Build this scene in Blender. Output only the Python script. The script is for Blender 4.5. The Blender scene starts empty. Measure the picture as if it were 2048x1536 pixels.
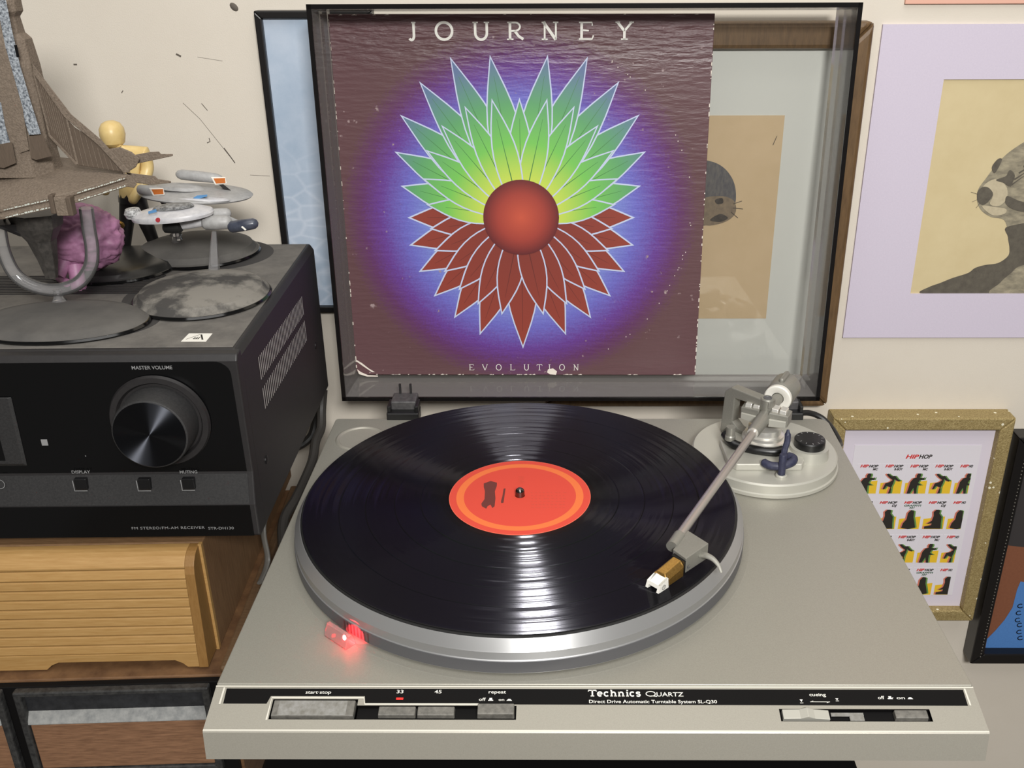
import bpy, bmesh, math, random
from mathutils import Vector, Matrix
random.seed(7)
S = 0.001                                   # everything below is in millimetres
SC = bpy.context.scene
COL = SC.collection
# ------------------------------------------------------------------ camera
CF, CU, CV = 1976.7804, 1024 + 76.9548, 768 - 9.0336
CC = Vector((194.2871, -438.0427, 390.8098))
RR = Vector((0.99997281, 0.00645781, -0.00356035))
RU = Vector((0.0005507, 0.41606515, 0.90933464))
RF = Vector((-0.00735365, 0.90931188, -0.41605028))
cd = bpy.data.cameras.new('camera'); cam = bpy.data.objects.new('camera', cd); COL.objects.link(cam)
cd.sensor_fit = 'HORIZONTAL'; cd.sensor_width = 36.0; cd.lens = CF / 2048 * 36
cd.shift_x = -76.9548 / 2048; cd.shift_y = -9.0336 / 2048
cd.clip_start = 0.02; cd.clip_end = 50
M = Matrix(((RR.x, RU.x, -RF.x), (RR.y, RU.y, -RF.y), (RR.z, RU.z, -RF.z))).to_4x4()
M.translation = CC * S
cam.matrix_world = M
SC.camera = cam
# ------------------------------------------------------------------ light
w = bpy.data.worlds.new('world'); SC.world = w; w.use_nodes = True
bg = w.node_tree.nodes['Background']; bg.inputs[0].default_value = (1.0, 0.95, 0.88, 1); bg.inputs[1].default_value = 0.12
def lamp(name, loc, aim, size, power, col):
    ld = bpy.data.lights.new(name, 'AREA'); ld.shape = 'RECTANGLE'; ld.size, ld.size_y = size[0]*S, size[1]*S
    ld.energy = power; ld.color = col
    o = bpy.data.objects.new(name, ld); COL.objects.link(o); o.location = Vector(loc)*S
    o.rotation_euler = (Vector(aim)-Vector(loc)).to_track_quat('-Z', 'Y').to_euler()
    return o
lamp('room_lamp', (400, -1050, 830), (215, 200, 50), (340, 200), 24, (1.0, 0.985, 0.955))
lamp('ceiling_bounce_fill', (300, -500, 1900), (250, 200, 0), (1500, 1500), 23, (1.0, 0.985, 0.955))  # added soft fill panel standing in for light bounced off the ceiling
SC.view_settings.view_transform = 'Standard'; SC.view_settings.look = 'None'
SC.view_settings.gamma = 1; SC.view_settings.use_curve_mapping = False
SC.view_settings.exposure = -0.15
SC.cycles.use_denoising = True
SC.cycles.max_bounces = 12; SC.cycles.transparent_max_bounces = 24

# ------------------------------------------------------------------ helpers
def ray(u, v): return RF + RR*((u-CU)/CF) - RU*((v-CV)/CF)
def at(u, v, x=None, y=None, z=None):
    d = ray(u, v)
    for i, k in enumerate((x, y, z)):
        if k is not None: return CC + d*((k-CC[i])/d[i])
def atp(u, v, p0, n):
    d = ray(u, v); p0 = Vector(p0); n = Vector(n)
    return CC + d*((p0-CC).dot(n)/d.dot(n))
def lin(c):
    c /= 255.0
    return c/12.92 if c <= 0.04045 else ((c+0.055)/1.055)**2.4
def rgb(r, g, b): return (lin(r), lin(g), lin(b), 1)

def mat(name, col, rough=0.5, metal=0.0, noise=None, bump=0.0, bscale=400, spec=0.5, emit=None, coat=0, aniso=0, stretch=None):
    """noise = (scale, second colour, contrast)"""
    m = bpy.data.materials.new(name); m.use_nodes = True
    nt = m.node_tree; b = nt.nodes['Principled BSDF']
    b.inputs['Base Color'].default_value = col; b.inputs['Roughness'].default_value = rough
    b.inputs['Metallic'].default_value = metal; b.inputs['Specular IOR Level'].default_value = spec
    b.inputs['Coat Weight'].default_value = coat
    if emit:
        b.inputs['Emission Color'].default_value = emit[0]; b.inputs['Emission Strength'].default_value = emit[1]
    if noise or bump:
        tc = nt.nodes.new('ShaderNodeTexCoord'); mp = nt.nodes.new('ShaderNodeMapping')
        nt.links.new(tc.outputs['Object'], mp.inputs['Vector'])
        if stretch: mp.inputs['Scale'].default_value = stretch
    if noise:
        n = nt.nodes.new('ShaderNodeTexNoise'); n.inputs['Scale'].default_value = noise[0]; n.inputs['Detail'].default_value = 6
        n.inputs['Roughness'].default_value = 0.65
        nt.links.new(mp.outputs[0], n.inputs['Vector'])
        r = nt.nodes.new('ShaderNodeValToRGB'); k = noise[2]
        r.color_ramp.elements[0].position = 0.5-k; r.color_ramp.elements[1].position = 0.5+k
        r.color_ramp.elements[0].color = col; r.color_ramp.elements[1].color = noise[1]
        nt.links.new(n.outputs['Fac'], r.inputs[0]); nt.links.new(r.outputs[0], b.inputs['Base Color'])
    if bump:
        n2 = nt.nodes.new('ShaderNodeTexNoise'); n2.inputs['Scale'].default_value = bscale; n2.inputs['Detail'].default_value = 3
        nt.links.new(mp.outputs[0], n2.inputs['Vector'])
        bp = nt.nodes.new('ShaderNodeBump'); bp.inputs['Strength'].default_value = bump; bp.inputs['Distance'].default_value = 0.001
        nt.links.new(n2.outputs['Fac'], bp.inputs['Height']); nt.links.new(bp.outputs[0], b.inputs['Normal'])
    if aniso:
        b.inputs['Anisotropic'].default_value = aniso; b.inputs['Anisotropic Rotation'].default_value = 0.25
        tg = nt.nodes.new('ShaderNodeTangent'); tg.direction_type = 'RADIAL'; tg.axis = 'Z'
        nt.links.new(tg.outputs[0], b.inputs['Tangent'])
    return m

BASE = {}
def root_base(p):
    while p is not None and p not in BASE: p = p.parent
    return BASE[p] if p is not None else Vector((0, 0, 0))

class MB:
    def __init__(s, xf=None): s.v = []; s.f = []; s.mi = []; s.xf = xf
    def add(s, vs, fs, m=0):
        o = len(s.v)
        s.v += [Vector(s.xf(*p) if s.xf else p) for p in vs]
        s.f += [tuple(o+i for i in q) for q in fs]; s.mi += [m]*len(fs); return s
    def box(s, x0, x1, y0, y1, z0, z1, m=0):
        return s.add([(x0,y0,z0),(x1,y0,z0),(x1,y1,z0),(x0,y1,z0),(x0,y0,z1),(x1,y0,z1),(x1,y1,z1),(x0,y1,z1)],
                     [(3,2,1,0),(4,5,6,7),(0,1,5,4),(1,2,6,5),(2,3,7,6),(3,0,4,7)], m)
    def hexa(s, a, b, m=0):      # two matching polygons joined
        n = len(a)
        return s.add(list(a)+list(b), [tuple(range(n))[::-1], tuple(range(n, 2*n))] + [(i, (i+1) % n, n+(i+1) % n, n+i) for i in range(n)], m)
    def prism(s, poly, lo, hi, fn, m=0):   # fn(p, q, h) -> xyz
        return s.hexa([fn(p, q, lo) for p, q in poly], [fn(p, q, hi) for p, q in poly], m)
    def flat(s, pts, m=0): return s.add(pts, [tuple(range(len(pts)))], m)
    def lathe(s, prof, c, seg=48, sx=1, sy=1, axis=None, m=0, closed=False):
        vs = []; n = len(prof)
        if axis is None: e1, e2, e3 = Vector((1,0,0)), Vector((0,1,0)), Vector((0,0,1))
        else:
            e3 = Vector(axis).normalized(); e1 = e3.orthogonal().normalized(); e2 = e3.cross(e1)
        c = Vector(c)
        for i in range(seg):
            t = 2*math.pi*i/seg
            for r, z in prof: vs.append(tuple(c + e1*(r*sx*math.cos(t)) + e2*(r*sy*math.sin(t)) + e3*z))
        fs = []
        for i in range(seg):
            j = (i+1) % seg
            for k in range(n if closed else n-1):
                l = (k+1) % n
                fs.append((i*n+k, j*n+k, j*n+l, i*n+l))
        if not closed:
            if prof[0][0] > 1e-6: fs.append(tuple(i*n for i in range(seg))[::-1])
            if prof[-1][0] > 1e-6: fs.append(tuple(i*n+n-1 for i in range(seg)))
        return s.add(vs, fs, m)
    def tube(s, pts, r, seg=12, m=0, flat=1.0):
        pts = [Vector(p) for p in pts]; n = len(pts)
        rs = r if isinstance(r, (list, tuple)) else [r]*n
        vs = []; e1 = None
        for i, p in enumerate(pts):
            d = (pts[min(i+1, n-1)]-pts[max(i-1, 0)]).normalized()
            e1 = d.orthogonal().normalized() if e1 is None else (e1-d*e1.dot(d)).normalized()
            e2 = d.cross(e1)
            for k in range(seg):
                t = 2*math.pi*k/seg; vs.append(tuple(p + e1*(rs[i]*math.cos(t)) + e2*(rs[i]*flat*math.sin(t))))
        fs = [(i*seg+k, i*seg+(k+1) % seg, (i+1)*seg+(k+1) % seg, (i+1)*seg+k) for i in range(n-1) for k in range(seg)]
        fs += [tuple(range(seg))[::-1], tuple((n-1)*seg+k for k in range(seg))]
        return s.add(vs, fs, m)
    def build(s, name, mats, parent=None, bevel=0, smooth=False, segs=2, base=None):
        me = bpy.data.meshes.new(name)
        b = root_base(parent) if parent is not None else Vector(base or (0, 0, 0))
        me.from_pydata([tuple((p-b)*S) for p in s.v], [], s.f)
        mats = mats if isinstance(mats, (list, tuple)) else [mats]
        for m in mats: me.materials.append(m)
        me.polygons.foreach_set('material_index', s.mi)
        bm = bmesh.new(); bm.from_mesh(me)
        bmesh.ops.remove_doubles(bm, verts=bm.verts, dist=1e-7)
        bmesh.ops.recalc_face_normals(bm, faces=bm.faces)
        bm.to_mesh(me); bm.free()
        if smooth:
            me.shade_smooth(); me.set_sharp_from_angle(angle=math.radians(smooth if smooth is not True else 35))
        me.update()
        o = bpy.data.objects.new(name, me); COL.objects.link(o)
        if parent is not None: o.parent = parent
        else: o.location = b*S; BASE[o] = b
        if bevel:
            md = o.modifiers.new('bevel', 'BEVEL'); md.width = bevel*S; md.segments = segs; md.limit_method = 'ANGLE'; md.angle_limit = math.radians(40)
            md.harden_normals = False
        return o
def spline(pts, n=6):
    P = [Vector(p) for p in pts]; P = [P[0]*2-P[1]] + P + [P[-1]*2-P[-2]]; out = []
    for i in range(1, len(P)-2):
        for k in range(n):
            t = k/n; a, b, c, d = P[i-1:i+3]
            out.append(0.5*((2*b)+(c-a)*t+(2*a-5*b+4*c-d)*t*t+(3*b-a-3*c+d)*t**3))
    return out+[P[-2]]
def thing(name, label, cat, base, group=None):
    o = bpy.data.objects.new(name, None); COL.objects.link(o); o.location = Vector(base)*S; o.empty_display_size = 0.02
    BASE[o] = Vector(base); return tag(o, label, cat, group)
def tag(o, label, cat, group=None):
    o['label'] = label; o['category'] = cat
    if group: o['group'] = group
    return o
def lab(o, t): o['label'] = t; return o
def stuff(o): o['kind'] = 'stuff'; return o
def struct(o): o['kind'] = 'structure'; return o
_tc = {}
def text_geo(body, bold=0.0, shear=0.0, space=1.0):
    key = (body, bold, shear, space)
    if key not in _tc:
        c = bpy.data.curves.new('lettering', 'FONT'); c.body = body; c.offset = bold; c.shear = shear; c.space_character = space
        c.resolution_u = 3
        o = bpy.data.objects.new('lettering', c); COL.objects.link(o)
        dg = bpy.context.evaluated_depsgraph_get(); dg.update()
        me = o.evaluated_get(dg).to_mesh()
        vs = [(v.co.x, v.co.y) for v in me.vertices]; fs = [tuple(p.vertices) for p in me.polygons]
        o.evaluated_get(dg).to_mesh_clear()
        COL.objects.unlink(o); bpy.data.objects.remove(o); bpy.data.curves.remove(c)
        xs = [p[0] for p in vs]; ys = [p[1] for p in vs]
        x0, x1, y0, y1 = min(xs), max(xs), min(ys), max(ys)
        _tc[key] = ([((x-x0)/(x1-x0), y) for x, y in vs], fs, y0, y1)
    return _tc[key]
def text(mb, body, x0, x1, yb, h, fn, bold=0.0, shear=0.0, space=1.0, m=0):
    """letters from x0 to x1 on baseline yb; h = cap height; fn(x, y) -> xyz"""
    vs, fs, y0, y1 = text_geo(body, bold, shear, space)
    mb.add([fn(x0+(x1-x0)*x, yb+y/0.70*h) for x, y in vs], fs, m)
def ribbon(mb, pts, wd, fn, m=0):
    P = [Vector((p[0], p[1])) for p in pts]; n = len(P); vs = []
    for i, p in enumerate(P):
        d = P[min(i+1, n-1)]-P[max(i-1, 0)]; d = d.normalized() if d.length > 1e-9 else Vector((1, 0)); q = Vector((-d.y, d.x))
        ww = wd[i] if isinstance(wd, (list, tuple)) else wd
        vs += [fn(*(p+q*ww/2)), fn(*(p-q*ww/2))]
    mb.add(vs, [(2*i, 2*i+1, 2*i+3, 2*i+2) for i in range(n-1)], m)
def arc(cx, cy, rx, ry, a0, a1, n=12):
    return [(cx+rx*math.cos(math.radians(a0+(a1-a0)*i/n)), cy+ry*math.sin(math.radians(a0+(a1-a0)*i/n))) for i in range(n+1)]
# serif capitals and small letters as pen strokes in a 1 x 1 cell: (points, relative pen width)
G = {
 'J': [([(.62,1),(.62,.3)]+arc(.37,.25,.25,.25,0,-140), 1), ([(.4,.97),(.82,.97)], .5)],
 'O': [(arc(.5,.5,.46,.48,0,360,28), 1)],
 'U': [([(.15,1),(.15,.4)]+arc(.5,.38,.35,.37,180,360)+[(.85,1)], 1), ([(0,.97),(.32,.97)], .5), ([(.68,.97),(1,.97)], .5)],
 'R': [([(.2,0),(.2,1)], 1), ([(.2,.96),(.5,.96)]+arc(.5,.73,.3,.23,90,-90)+[(.2,.5)], .7), ([(.48,.5),(.72,.2),(1,.03)], 1), ([(.02,.03),(.4,.03)], .5), ([(.05,.97),(.3,.97)], .5)],
 'N': [([(.18,0),(.18,1)], .7), ([(.1,1),(.85,0)], 1.1), ([(.85,0),(.85,1)], .7), ([(0,.03),(.36,.03)], .5), ([(.68,.97),(1,.97)], .5), ([(0,.97),(.25,.97)], .5)],
 'E': [([(.22,0),(.22,1)], 1), ([(.05,.96),(.88,.96),(.9,.78)], .6), ([(.22,.54),(.68,.5)], .6), ([(.05,.04),(.9,.04),(.98,.24)], .6)],
 'Y': [([(.05,1),(.5,.48)], 1), ([(.95,1),(.5,.48)], .8), ([(.5,.48),(.5,0)], 1), ([(.3,.03),(.7,.03)], .5), ([(-.05,.97),(.22,.97)], .5), ([(.78,.97),(1.05,.97)], .5)],
 'V': [([(.05,1),(.5,0)], 1), ([(.5,0),(.95,1)], .7), ([(-.05,.97),(.22,.97)], .5), ([(.78,.97),(1.05,.97)], .5)],
 'L': [([(.22,0),(.22,1)], 1), ([(.05,.04),(.9,.04),(.96,.24)], .6), ([(.05,.97),(.4,.97)], .5)],
 'T': [([(.5,0),(.5,1)], 1), ([(.02,.76),(.05,.95),(.95,.95),(.98,.76)], .8), ([(.28,.04),(.72,.04)], .7)],
 'I': [([(.5,0),(.5,1)], 1), ([(.25,.03),(.75,.03)], .5), ([(.25,.97),(.75,.97)], .5)],
 'e': [([(.1,.36),(.86,.36)]+arc(.5,.36,.37,.32,5,310,20), 1)],
 'c': [(arc(.52,.36,.4,.32,45,315,18), 1)],
 'h': [([(.2,0),(.2,1)], 1), ([(.2,.45)]+arc(.5,.38,.28,.28,140,0,8)+[(.78,0)], 1), ([(.0,.04),(.4,.04)], .7), ([(.58,.04),(1,.04)], .7), ([(.03,.96),(.2,.96)], .7)],
 'n': [([(.2,0),(.2,.68)], 1), ([(.2,.45)]+arc(.5,.38,.28,.28,140,0,8)+[(.78,0)], 1), ([(.0,.04),(.4,.04)], .7), ([(.58,.04),(1,.04)], .7), ([(.03,.64),(.2,.64)], .7)],
 'i': [([(.5,0),(.5,.68)], 1), ([(.1,.04),(.9,.04)], .7), ([(.15,.64),(.5,.64)], .7), ([(.5,.84),(.5,1)], 1.1)],
 's': [([(.84,.55)]+arc(.5,.52,.32,.15,20,230,10)+arc(.5,.19,.34,.17,70,-160,10), 1)],
}
def stroke_text(mb, ch, cx, yb, wd, h, pen, fn, m=0):
    for pts, k in G[ch]: ribbon(mb, [(cx+(x-.5)*wd, yb+y*h) for x, y in pts], pen*k, fn, m)

# ------------------------------------------------------------------ materials
M_WALL = mat('wall_paint', rgb(212, 203, 189), 0.75, noise=(9, rgb(220, 212, 199), .3), bump=0.12, bscale=900)
M_SILVER = mat('deck_silver', rgb(150, 147, 137), 0.42, 0.35, noise=(1500, rgb(164, 161, 150), .25))
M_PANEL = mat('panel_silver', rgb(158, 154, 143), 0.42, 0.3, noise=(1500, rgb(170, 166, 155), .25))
M_BLACK = mat('black_plastic', rgb(20, 20, 21), 0.35)
M_MATTE = mat('matte_black', rgb(16, 15, 15), 0.6, spec=0.12)
M_INK = mat('white_ink', rgb(226, 224, 216), 0.5)
M_KEY = mat('dusty_key', rgb(88, 86, 81), 0.55, noise=(300, rgb(122, 119, 112), .2))
M_KEYD = mat('dusty_key_worn', rgb(150, 149, 146), 0.6, noise=(220, rgb(108, 105, 96), .22))
M_ALU = mat('brushed_aluminium', rgb(178, 178, 178), 0.40, 0.65, aniso=0.85)
M_ALUD = mat('dark_aluminium', rgb(104, 104, 107), 0.5, 0.45)
M_RUBBER = mat('rubber', rgb(17, 17, 18), 0.55)
M_CHROME = mat('chrome', rgb(232, 229, 222), 0.28, .6)
M_STEEL = mat('polished_steel', rgb(120, 118, 116), 0.12, 1.0)
M_TUBE = mat('arm_tube_metal', rgb(192, 186, 181), 0.32, .75)
M_GREY = mat('grey_metal', rgb(142, 140, 132), 0.4, 0.45, noise=(900, rgb(152, 150, 142), .25))
M_LGREY = mat('light_grey_plastic', rgb(182, 180, 170), 0.36, 0.2)
M_NAVY = mat('navy_plastic', rgb(34, 36, 58), 0.5, noise=(350, rgb(58, 60, 82), .2))
M_GOLD = mat('gold_cartridge', rgb(170, 128, 66), 0.3, 0.85, noise=(800, rgb(206, 164, 92), .2))
M_WHITE = mat('white_plastic', rgb(236, 233, 224), 0.4)
M_LED = mat('red_led', rgb(255, 40, 30), 0.4, emit=(rgb(255, 40, 40), 1.0))
M_DARKWOOD = mat('dark_wood', rgb(62, 42, 28), 0.42, noise=(60, rgb(88, 62, 40), .25), stretch=(6, 6, 1))
M_FRAMEW = mat('frame_wood', rgb(84, 64, 42), 0.42, noise=(60, rgb(116, 90, 60), .25), stretch=(6, 6, 1))
M_CABWOOD = mat('walnut_laminate', rgb(84, 58, 38), 0.55, noise=(70, rgb(122, 90, 60), .2), stretch=(.8, .8, 9))
M_CABSIDE = mat('walnut_side', rgb(108, 80, 54), 0.6, noise=(90, rgb(138, 106, 74), .22), stretch=(1, 7, .5))
M_OAK = mat('light_oak', rgb(158, 120, 68), 0.5, noise=(90, rgb(178, 142, 90), .25), stretch=(.6, 6, 9))
M_OAKD = mat('oak_end', rgb(128, 92, 46), 0.55, noise=(120, rgb(142, 106, 58), .2), stretch=(8, 8, 1))
M_RCV = mat('receiver_case', rgb(34, 32, 33), 0.5, noise=(220, rgb(40, 38, 38), .2), bump=0.06, bscale=2500)
M_RTOP = mat('dusty_top', rgb(84, 81, 78), 0.85, noise=(45, rgb(116, 112, 106), .2), bump=0.06, bscale=2500)
M_GLOSS = mat('gloss_black', rgb(10, 10, 11), 0.12, spec=0.5)
M_BAND = mat('dusty_band', rgb(30, 30, 31), 0.6, noise=(800, rgb(50, 49, 49), .25))
M_KNOB = mat('knob_face', rgb(60, 62, 66), 0.34, 1.0)
M_GREYINK = mat('grey_ink', rgb(140, 140, 140), 0.5)
M_DISC = mat('dusty_disc', rgb(72, 70, 68), 0.8, noise=(28, rgb(94, 91, 87), .2), bump=.05, bscale=2500)
M_DISCW = mat('wiped_disc', rgb(62, 60, 58), 0.8, noise=(26, rgb(124, 120, 113), .06))
M_DISCB = mat('black_disc', rgb(24, 24, 24), 0.3, noise=(60, rgb(40, 40, 39), .2))
M_BROWN = mat('brown_hull', rgb(98, 86, 74), 0.75, noise=(700, rgb(128, 114, 100), .22), bump=.5, bscale=900)
M_BROWND = mat('brown_hull_dark', rgb(78, 66, 55), 0.75, noise=(160, rgb(98, 84, 71), .25), stretch=(12, 12, 1))
M_GRIT = mat('speckled_grey', rgb(70, 76, 84), 0.7, noise=(620, rgb(172, 178, 184), .12))
M_CREAM = mat('cream_detail', rgb(200, 205, 196), 0.6)
M_HULL = mat('grey_hull', rgb(146, 145, 144), 0.45, noise=(220, rgb(168, 167, 166), .2))
M_HULLW = mat('pale_hull', rgb(206, 204, 205), 0.4, noise=(160, rgb(176, 176, 180), .2))
M_ORANGE = mat('orange_detail', rgb(196, 110, 48), 0.4)
M_BLUE = mat('blue_detail', rgb(92, 142, 190), 0.4)
M_RED = mat('red_dot', rgb(170, 50, 60), 0.5)
M_NACELLE = mat('dark_blue_hull', rgb(46, 50, 64), 0.3, noise=(140, rgb(78, 82, 94), .2))
M_SKIN = mat('yellow_gold_plastic', rgb(206, 176, 112), 0.38, noise=(90, rgb(222, 198, 140), .25))
M_PINK = mat('pink_rubber', rgb(122, 82, 106), 0.5, noise=(60, rgb(184, 130, 166), .22), bump=.25, bscale=160)
def glassy(name, tint, ior=1.45, rough=0.02, haze=None):
    m = bpy.data.materials.new(name); m.use_nodes = True; nt = m.node_tree
    out = nt.nodes['Material Output']; nt.nodes.remove(nt.nodes['Principled BSDF'])
    t = nt.nodes.new('ShaderNodeBsdfTransparent'); t.inputs[0].default_value = tint
    g = nt.nodes.new('ShaderNodeBsdfGlossy'); g.inputs['Roughness'].default_value = rough
    fr = nt.nodes.new('ShaderNodeFresnel'); fr.inputs[0].default_value = ior
    mx = nt.nodes.new('ShaderNodeMixShader'); nt.links.new(fr.outputs[0], mx.inputs[0])
    src = t.outputs[0]
    if haze:
        d = nt.nodes.new('ShaderNodeBsdfDiffuse'); d.inputs[0].default_value = haze[0]
        m2 = nt.nodes.new('ShaderNodeMixShader'); m2.inputs[0].default_value = haze[1]
        nt.links.new(t.outputs[0], m2.inputs[1]); nt.links.new(d.outputs[0], m2.inputs[2]); src = m2.outputs[0]
    nt.links.new(src, mx.inputs[1]); nt.links.new(g.outputs[0], mx.inputs[2]); nt.links.new(mx.outputs[0], out.inputs[0])
    return m
M_LID = glassy('clear_acrylic', (.965, .965, .96, 1))
M_LIDW = glassy('smoky_acrylic', (.95, .94, .94, 1), haze=(rgb(176, 171, 167), .34), rough=.08)
M_RIM = mat('acrylic_edge', rgb(20, 18, 18), 0.15)
M_CLEAR = glassy('clear_plastic', (.92, .92, .93, 1), ior=1.5, rough=.05, haze=(rgb(240, 238, 238), .12))
M_PRISM = glassy('pink_prism', (.95, .72, .72, 1), ior=1.5, haze=(rgb(240, 190, 185), .35))
M_GLASSP = glassy('picture_glass', (.97, .975, .97, 1), rough=.01)

# ------------------------------------------------------------------ setting
WY = 446
wall = struct(MB().box(-900, 1400, WY, WY+60, -900, 1200).build('wall_back', M_WALL, base=(0, WY, -900)))
floor = struct(MB().box(-900, 1400, -1600, WY, -960, -900).build('floor', mat('floor_boards', rgb(128, 120, 110), .6, noise=(30, rgb(108, 100, 92), .2), stretch=(1, 8, 1)), base=(0, 0, -960)))
M_SCR = mat('scratch_grey', rgb(96, 88, 80), 0.8)
def scratch(pts, wd=.5, name='scratch'):
    mb = MB(); P = [at(u, v, y=WY-.15) for u, v in pts]
    ribbon(mb, [(p.x, p.z) for p in P], wd, lambda x, z: (x, WY-.15, z)); return mb.build(name, M_SCR, wall)
scratch([(366,206),(400,238),(432,278),(470,326)], .35); scratch([(448,296),(460,312),(470,326)], .8)
scratch([(403,207),(415,221)], .6); scratch([(147,129),(154,129)], 1.3); scratch([(352,108),(362,113)], 1.6)
scratch([(418,276),(420,283),(414,286)], .8); scratch([(500,350),(540,352)], .3); scratch([(395,114),(445,122)], .25)
scratch([(1815,828),(1822,823)], 2.0); scratch([(243,186),(246,181)], .7)
MB().lathe([(0,-1),(1.6,-.9),(2.6,-.2),(2.8,.1)], at(468, 14, y=WY), 14, axis=(0,1,0), sy=1.5).build('plaster_chip', M_SCR, wall, smooth=True)

# ------------------------------------------------------------------ pictures on the wall
def frame_bars(x0, x1, z0, z1, wd, y0, y1, parent, m, bev=1.2, name='frame_bar', step=None):
    for poly in ([(x0,z1),(x1,z1),(x1-wd,z1-wd),(x0+wd,z1-wd)], [(x0,z0),(x0+wd,z0+wd),(x1-wd,z0+wd),(x1,z0)],
                 [(x0,z0),(x0,z1),(x0+wd,z1-wd),(x0+wd,z0+wd)], [(x1,z0),(x1-wd,z0+wd),(x1-wd,z1-wd),(x1,z1)]):
        mb = MB(); mb.prism(poly, y0, y1, lambda p, q, h: (p, h, q)); mb.build(name, m, parent, bevel=bev)
def ppoly(mb, pts, y, m=0): mb.flat([tuple(at(u, v, y=y)) for u, v in pts], m)
def pblob(mb, pts, y, m=0, n=5):
    P = [Vector((p[0], p[1], 0)) for p in pts]; k = len(P); Q = spline([P[-1]]+P+[P[0], P[1]], n); P = Q[n:n*(k+1)]
    mb.flat([tuple(at(p[0], p[1], y=y)) for p in P], m)
def V2(pts): return [Vector((a, b, 0)) for a, b in pts]

# brown wooden frame behind the lid
T = thing('framed_picture', 'dark wooden frame with pale mat and tan animal drawing, behind the clear lid', 'picture', (319, WY, -35))
frame_bars(181, 457, -35.5, 319, 22, 428, WY, T, M_FRAMEW, 4, 'frame_bar')
lab(MB().box(200, 438, 437, 438.2, -16, 300).build('mat_board', mat('grey_mat', rgb(212, 213, 207), .8), T), 'pale grey mat board')
lab(MB().box(247, 391, 436.4, 437, 54, 242).build('drawing', mat('tan_paper', rgb(212, 188, 154), .85, noise=(30, rgb(200, 176, 140), .3)), T), 'tan paper drawing')
M_FUR = mat('blue_grey_fur', rgb(86, 86, 92), .9, noise=(140, rgb(120, 116, 112), .25), stretch=(3, 1, 1))
M_FUR2 = mat('grey_fur', rgb(150, 134, 112), .9, noise=(220, rgb(116, 104, 92), .25))
M_FUR3 = mat('dark_pencil', rgb(62, 58, 56), .9, noise=(260, rgb(92, 86, 80), .25))
mb = MB(); pblob(mb, V2([(1330,310),(1400,318),(1440,330),(1464,356),(1472,388),(1466,420),(1440,446),(1400,452),(1330,460)]), 436.2); mb.build('animal_head', M_FUR, T)
mb = MB(); pblob(mb, V2([(1400,402),(1440,392),(1468,402),(1470,428),(1445,446),(1405,448)]), 436.0); mb.build('muzzle', M_FUR2, T)
mb = MB(); pblob(mb, V2([(1420,440),(1440,428),(1456,436),(1440,444)]), 435.8); pblob(mb, V2([(1430,400),(1444,396),(1446,406),(1434,408)]), 435.8); stuff(mb.build('face_marks', M_FUR3, T))
mb = MB()
for a, b in (((1466,408),(1484,402)), ((1466,416),(1486,418)), ((1462,424),(1476,436)), ((1546,290),(1554,272))):
    P = [at(*a, y=435.7), at(*b, y=435.7)]; ribbon(mb, [(p.x, p.z) for p in P], .5, lambda x, z: (x, 435.7, z))
stuff(mb.build('whiskers', M_FUR3, T))

# black frame with pale blue picture on the left
T = thing('framed_print', 'thin black frame holding a pale blue leafy print, left of the turntable lid', 'picture', (48, WY, 61))
frame_bars(-58.5, 40, 61, 328.5, 6, 434, WY, T, mat('black_frame', rgb(22, 20, 20), .35), 1, 'frame_bar')
m = mat('blue_watercolour', rgb(150, 170, 192), .8, noise=(14, rgb(196, 206, 220), .25))
nt = m.node_tree; b_ = nt.nodes['Principled BSDF']; tc = nt.nodes.new('ShaderNodeTexCoord')
mp = nt.nodes.new('ShaderNodeMapping'); mp.inputs['Rotation'].default_value = (0, .7, 0); mp.inputs['Scale'].default_value = (1, .01, 1.6)
vo = nt.nodes.new('ShaderNodeTexVoronoi'); vo.inputs['Scale'].default_value = 36; vo.feature = 'DISTANCE_TO_EDGE'
nt.links.new(tc.outputs['Object'], mp.inputs[0]); nt.links.new(mp.outputs[0], vo.inputs['Vector'])
cr = nt.nodes.new('ShaderNodeValToRGB'); cr.color_ramp.elements[0].position = 0.0; cr.color_ramp.elements[0].color = (.3, .3, .3, 1); cr.color_ramp.elements[1].position = .09; cr.color_ramp.elements[1].color = (0, 0, 0, 1)
nt.links.new(vo.outputs['Distance'], cr.inputs[0])
sx = nt.nodes.new('ShaderNodeSeparateXYZ'); nt.links.new(tc.outputs['Object'], sx.inputs[0])
mr = nt.nodes.new('ShaderNodeMapRange'); mr.inputs[1].default_value = .17; mr.inputs[2].default_value = .10; nt.links.new(sx.outputs[2], mr.inputs[0])
mu = nt.nodes.new('ShaderNodeMath'); mu.operation = 'MULTIPLY'; nt.links.new(cr.outputs[0], mu.inputs[0]); nt.links.new(mr.outputs[0], mu.inputs[1])
mxc = nt.nodes.new('ShaderNodeMix'); mxc.data_type = 'RGBA'; old = b_.inputs['Base Color'].links[0].from_socket
nt.links.new(mu.outputs[0], mxc.inputs[0]); nt.links.new(old, mxc.inputs[6]); mxc.inputs[7].default_value = rgb(225, 230, 240); nt.links.new(mxc.outputs[2], b_.inputs['Base Color'])
lab(MB().box(-53, 35, 439, 440, 66, 323).build('print', m, T), 'pale blue leafy print')

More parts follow.
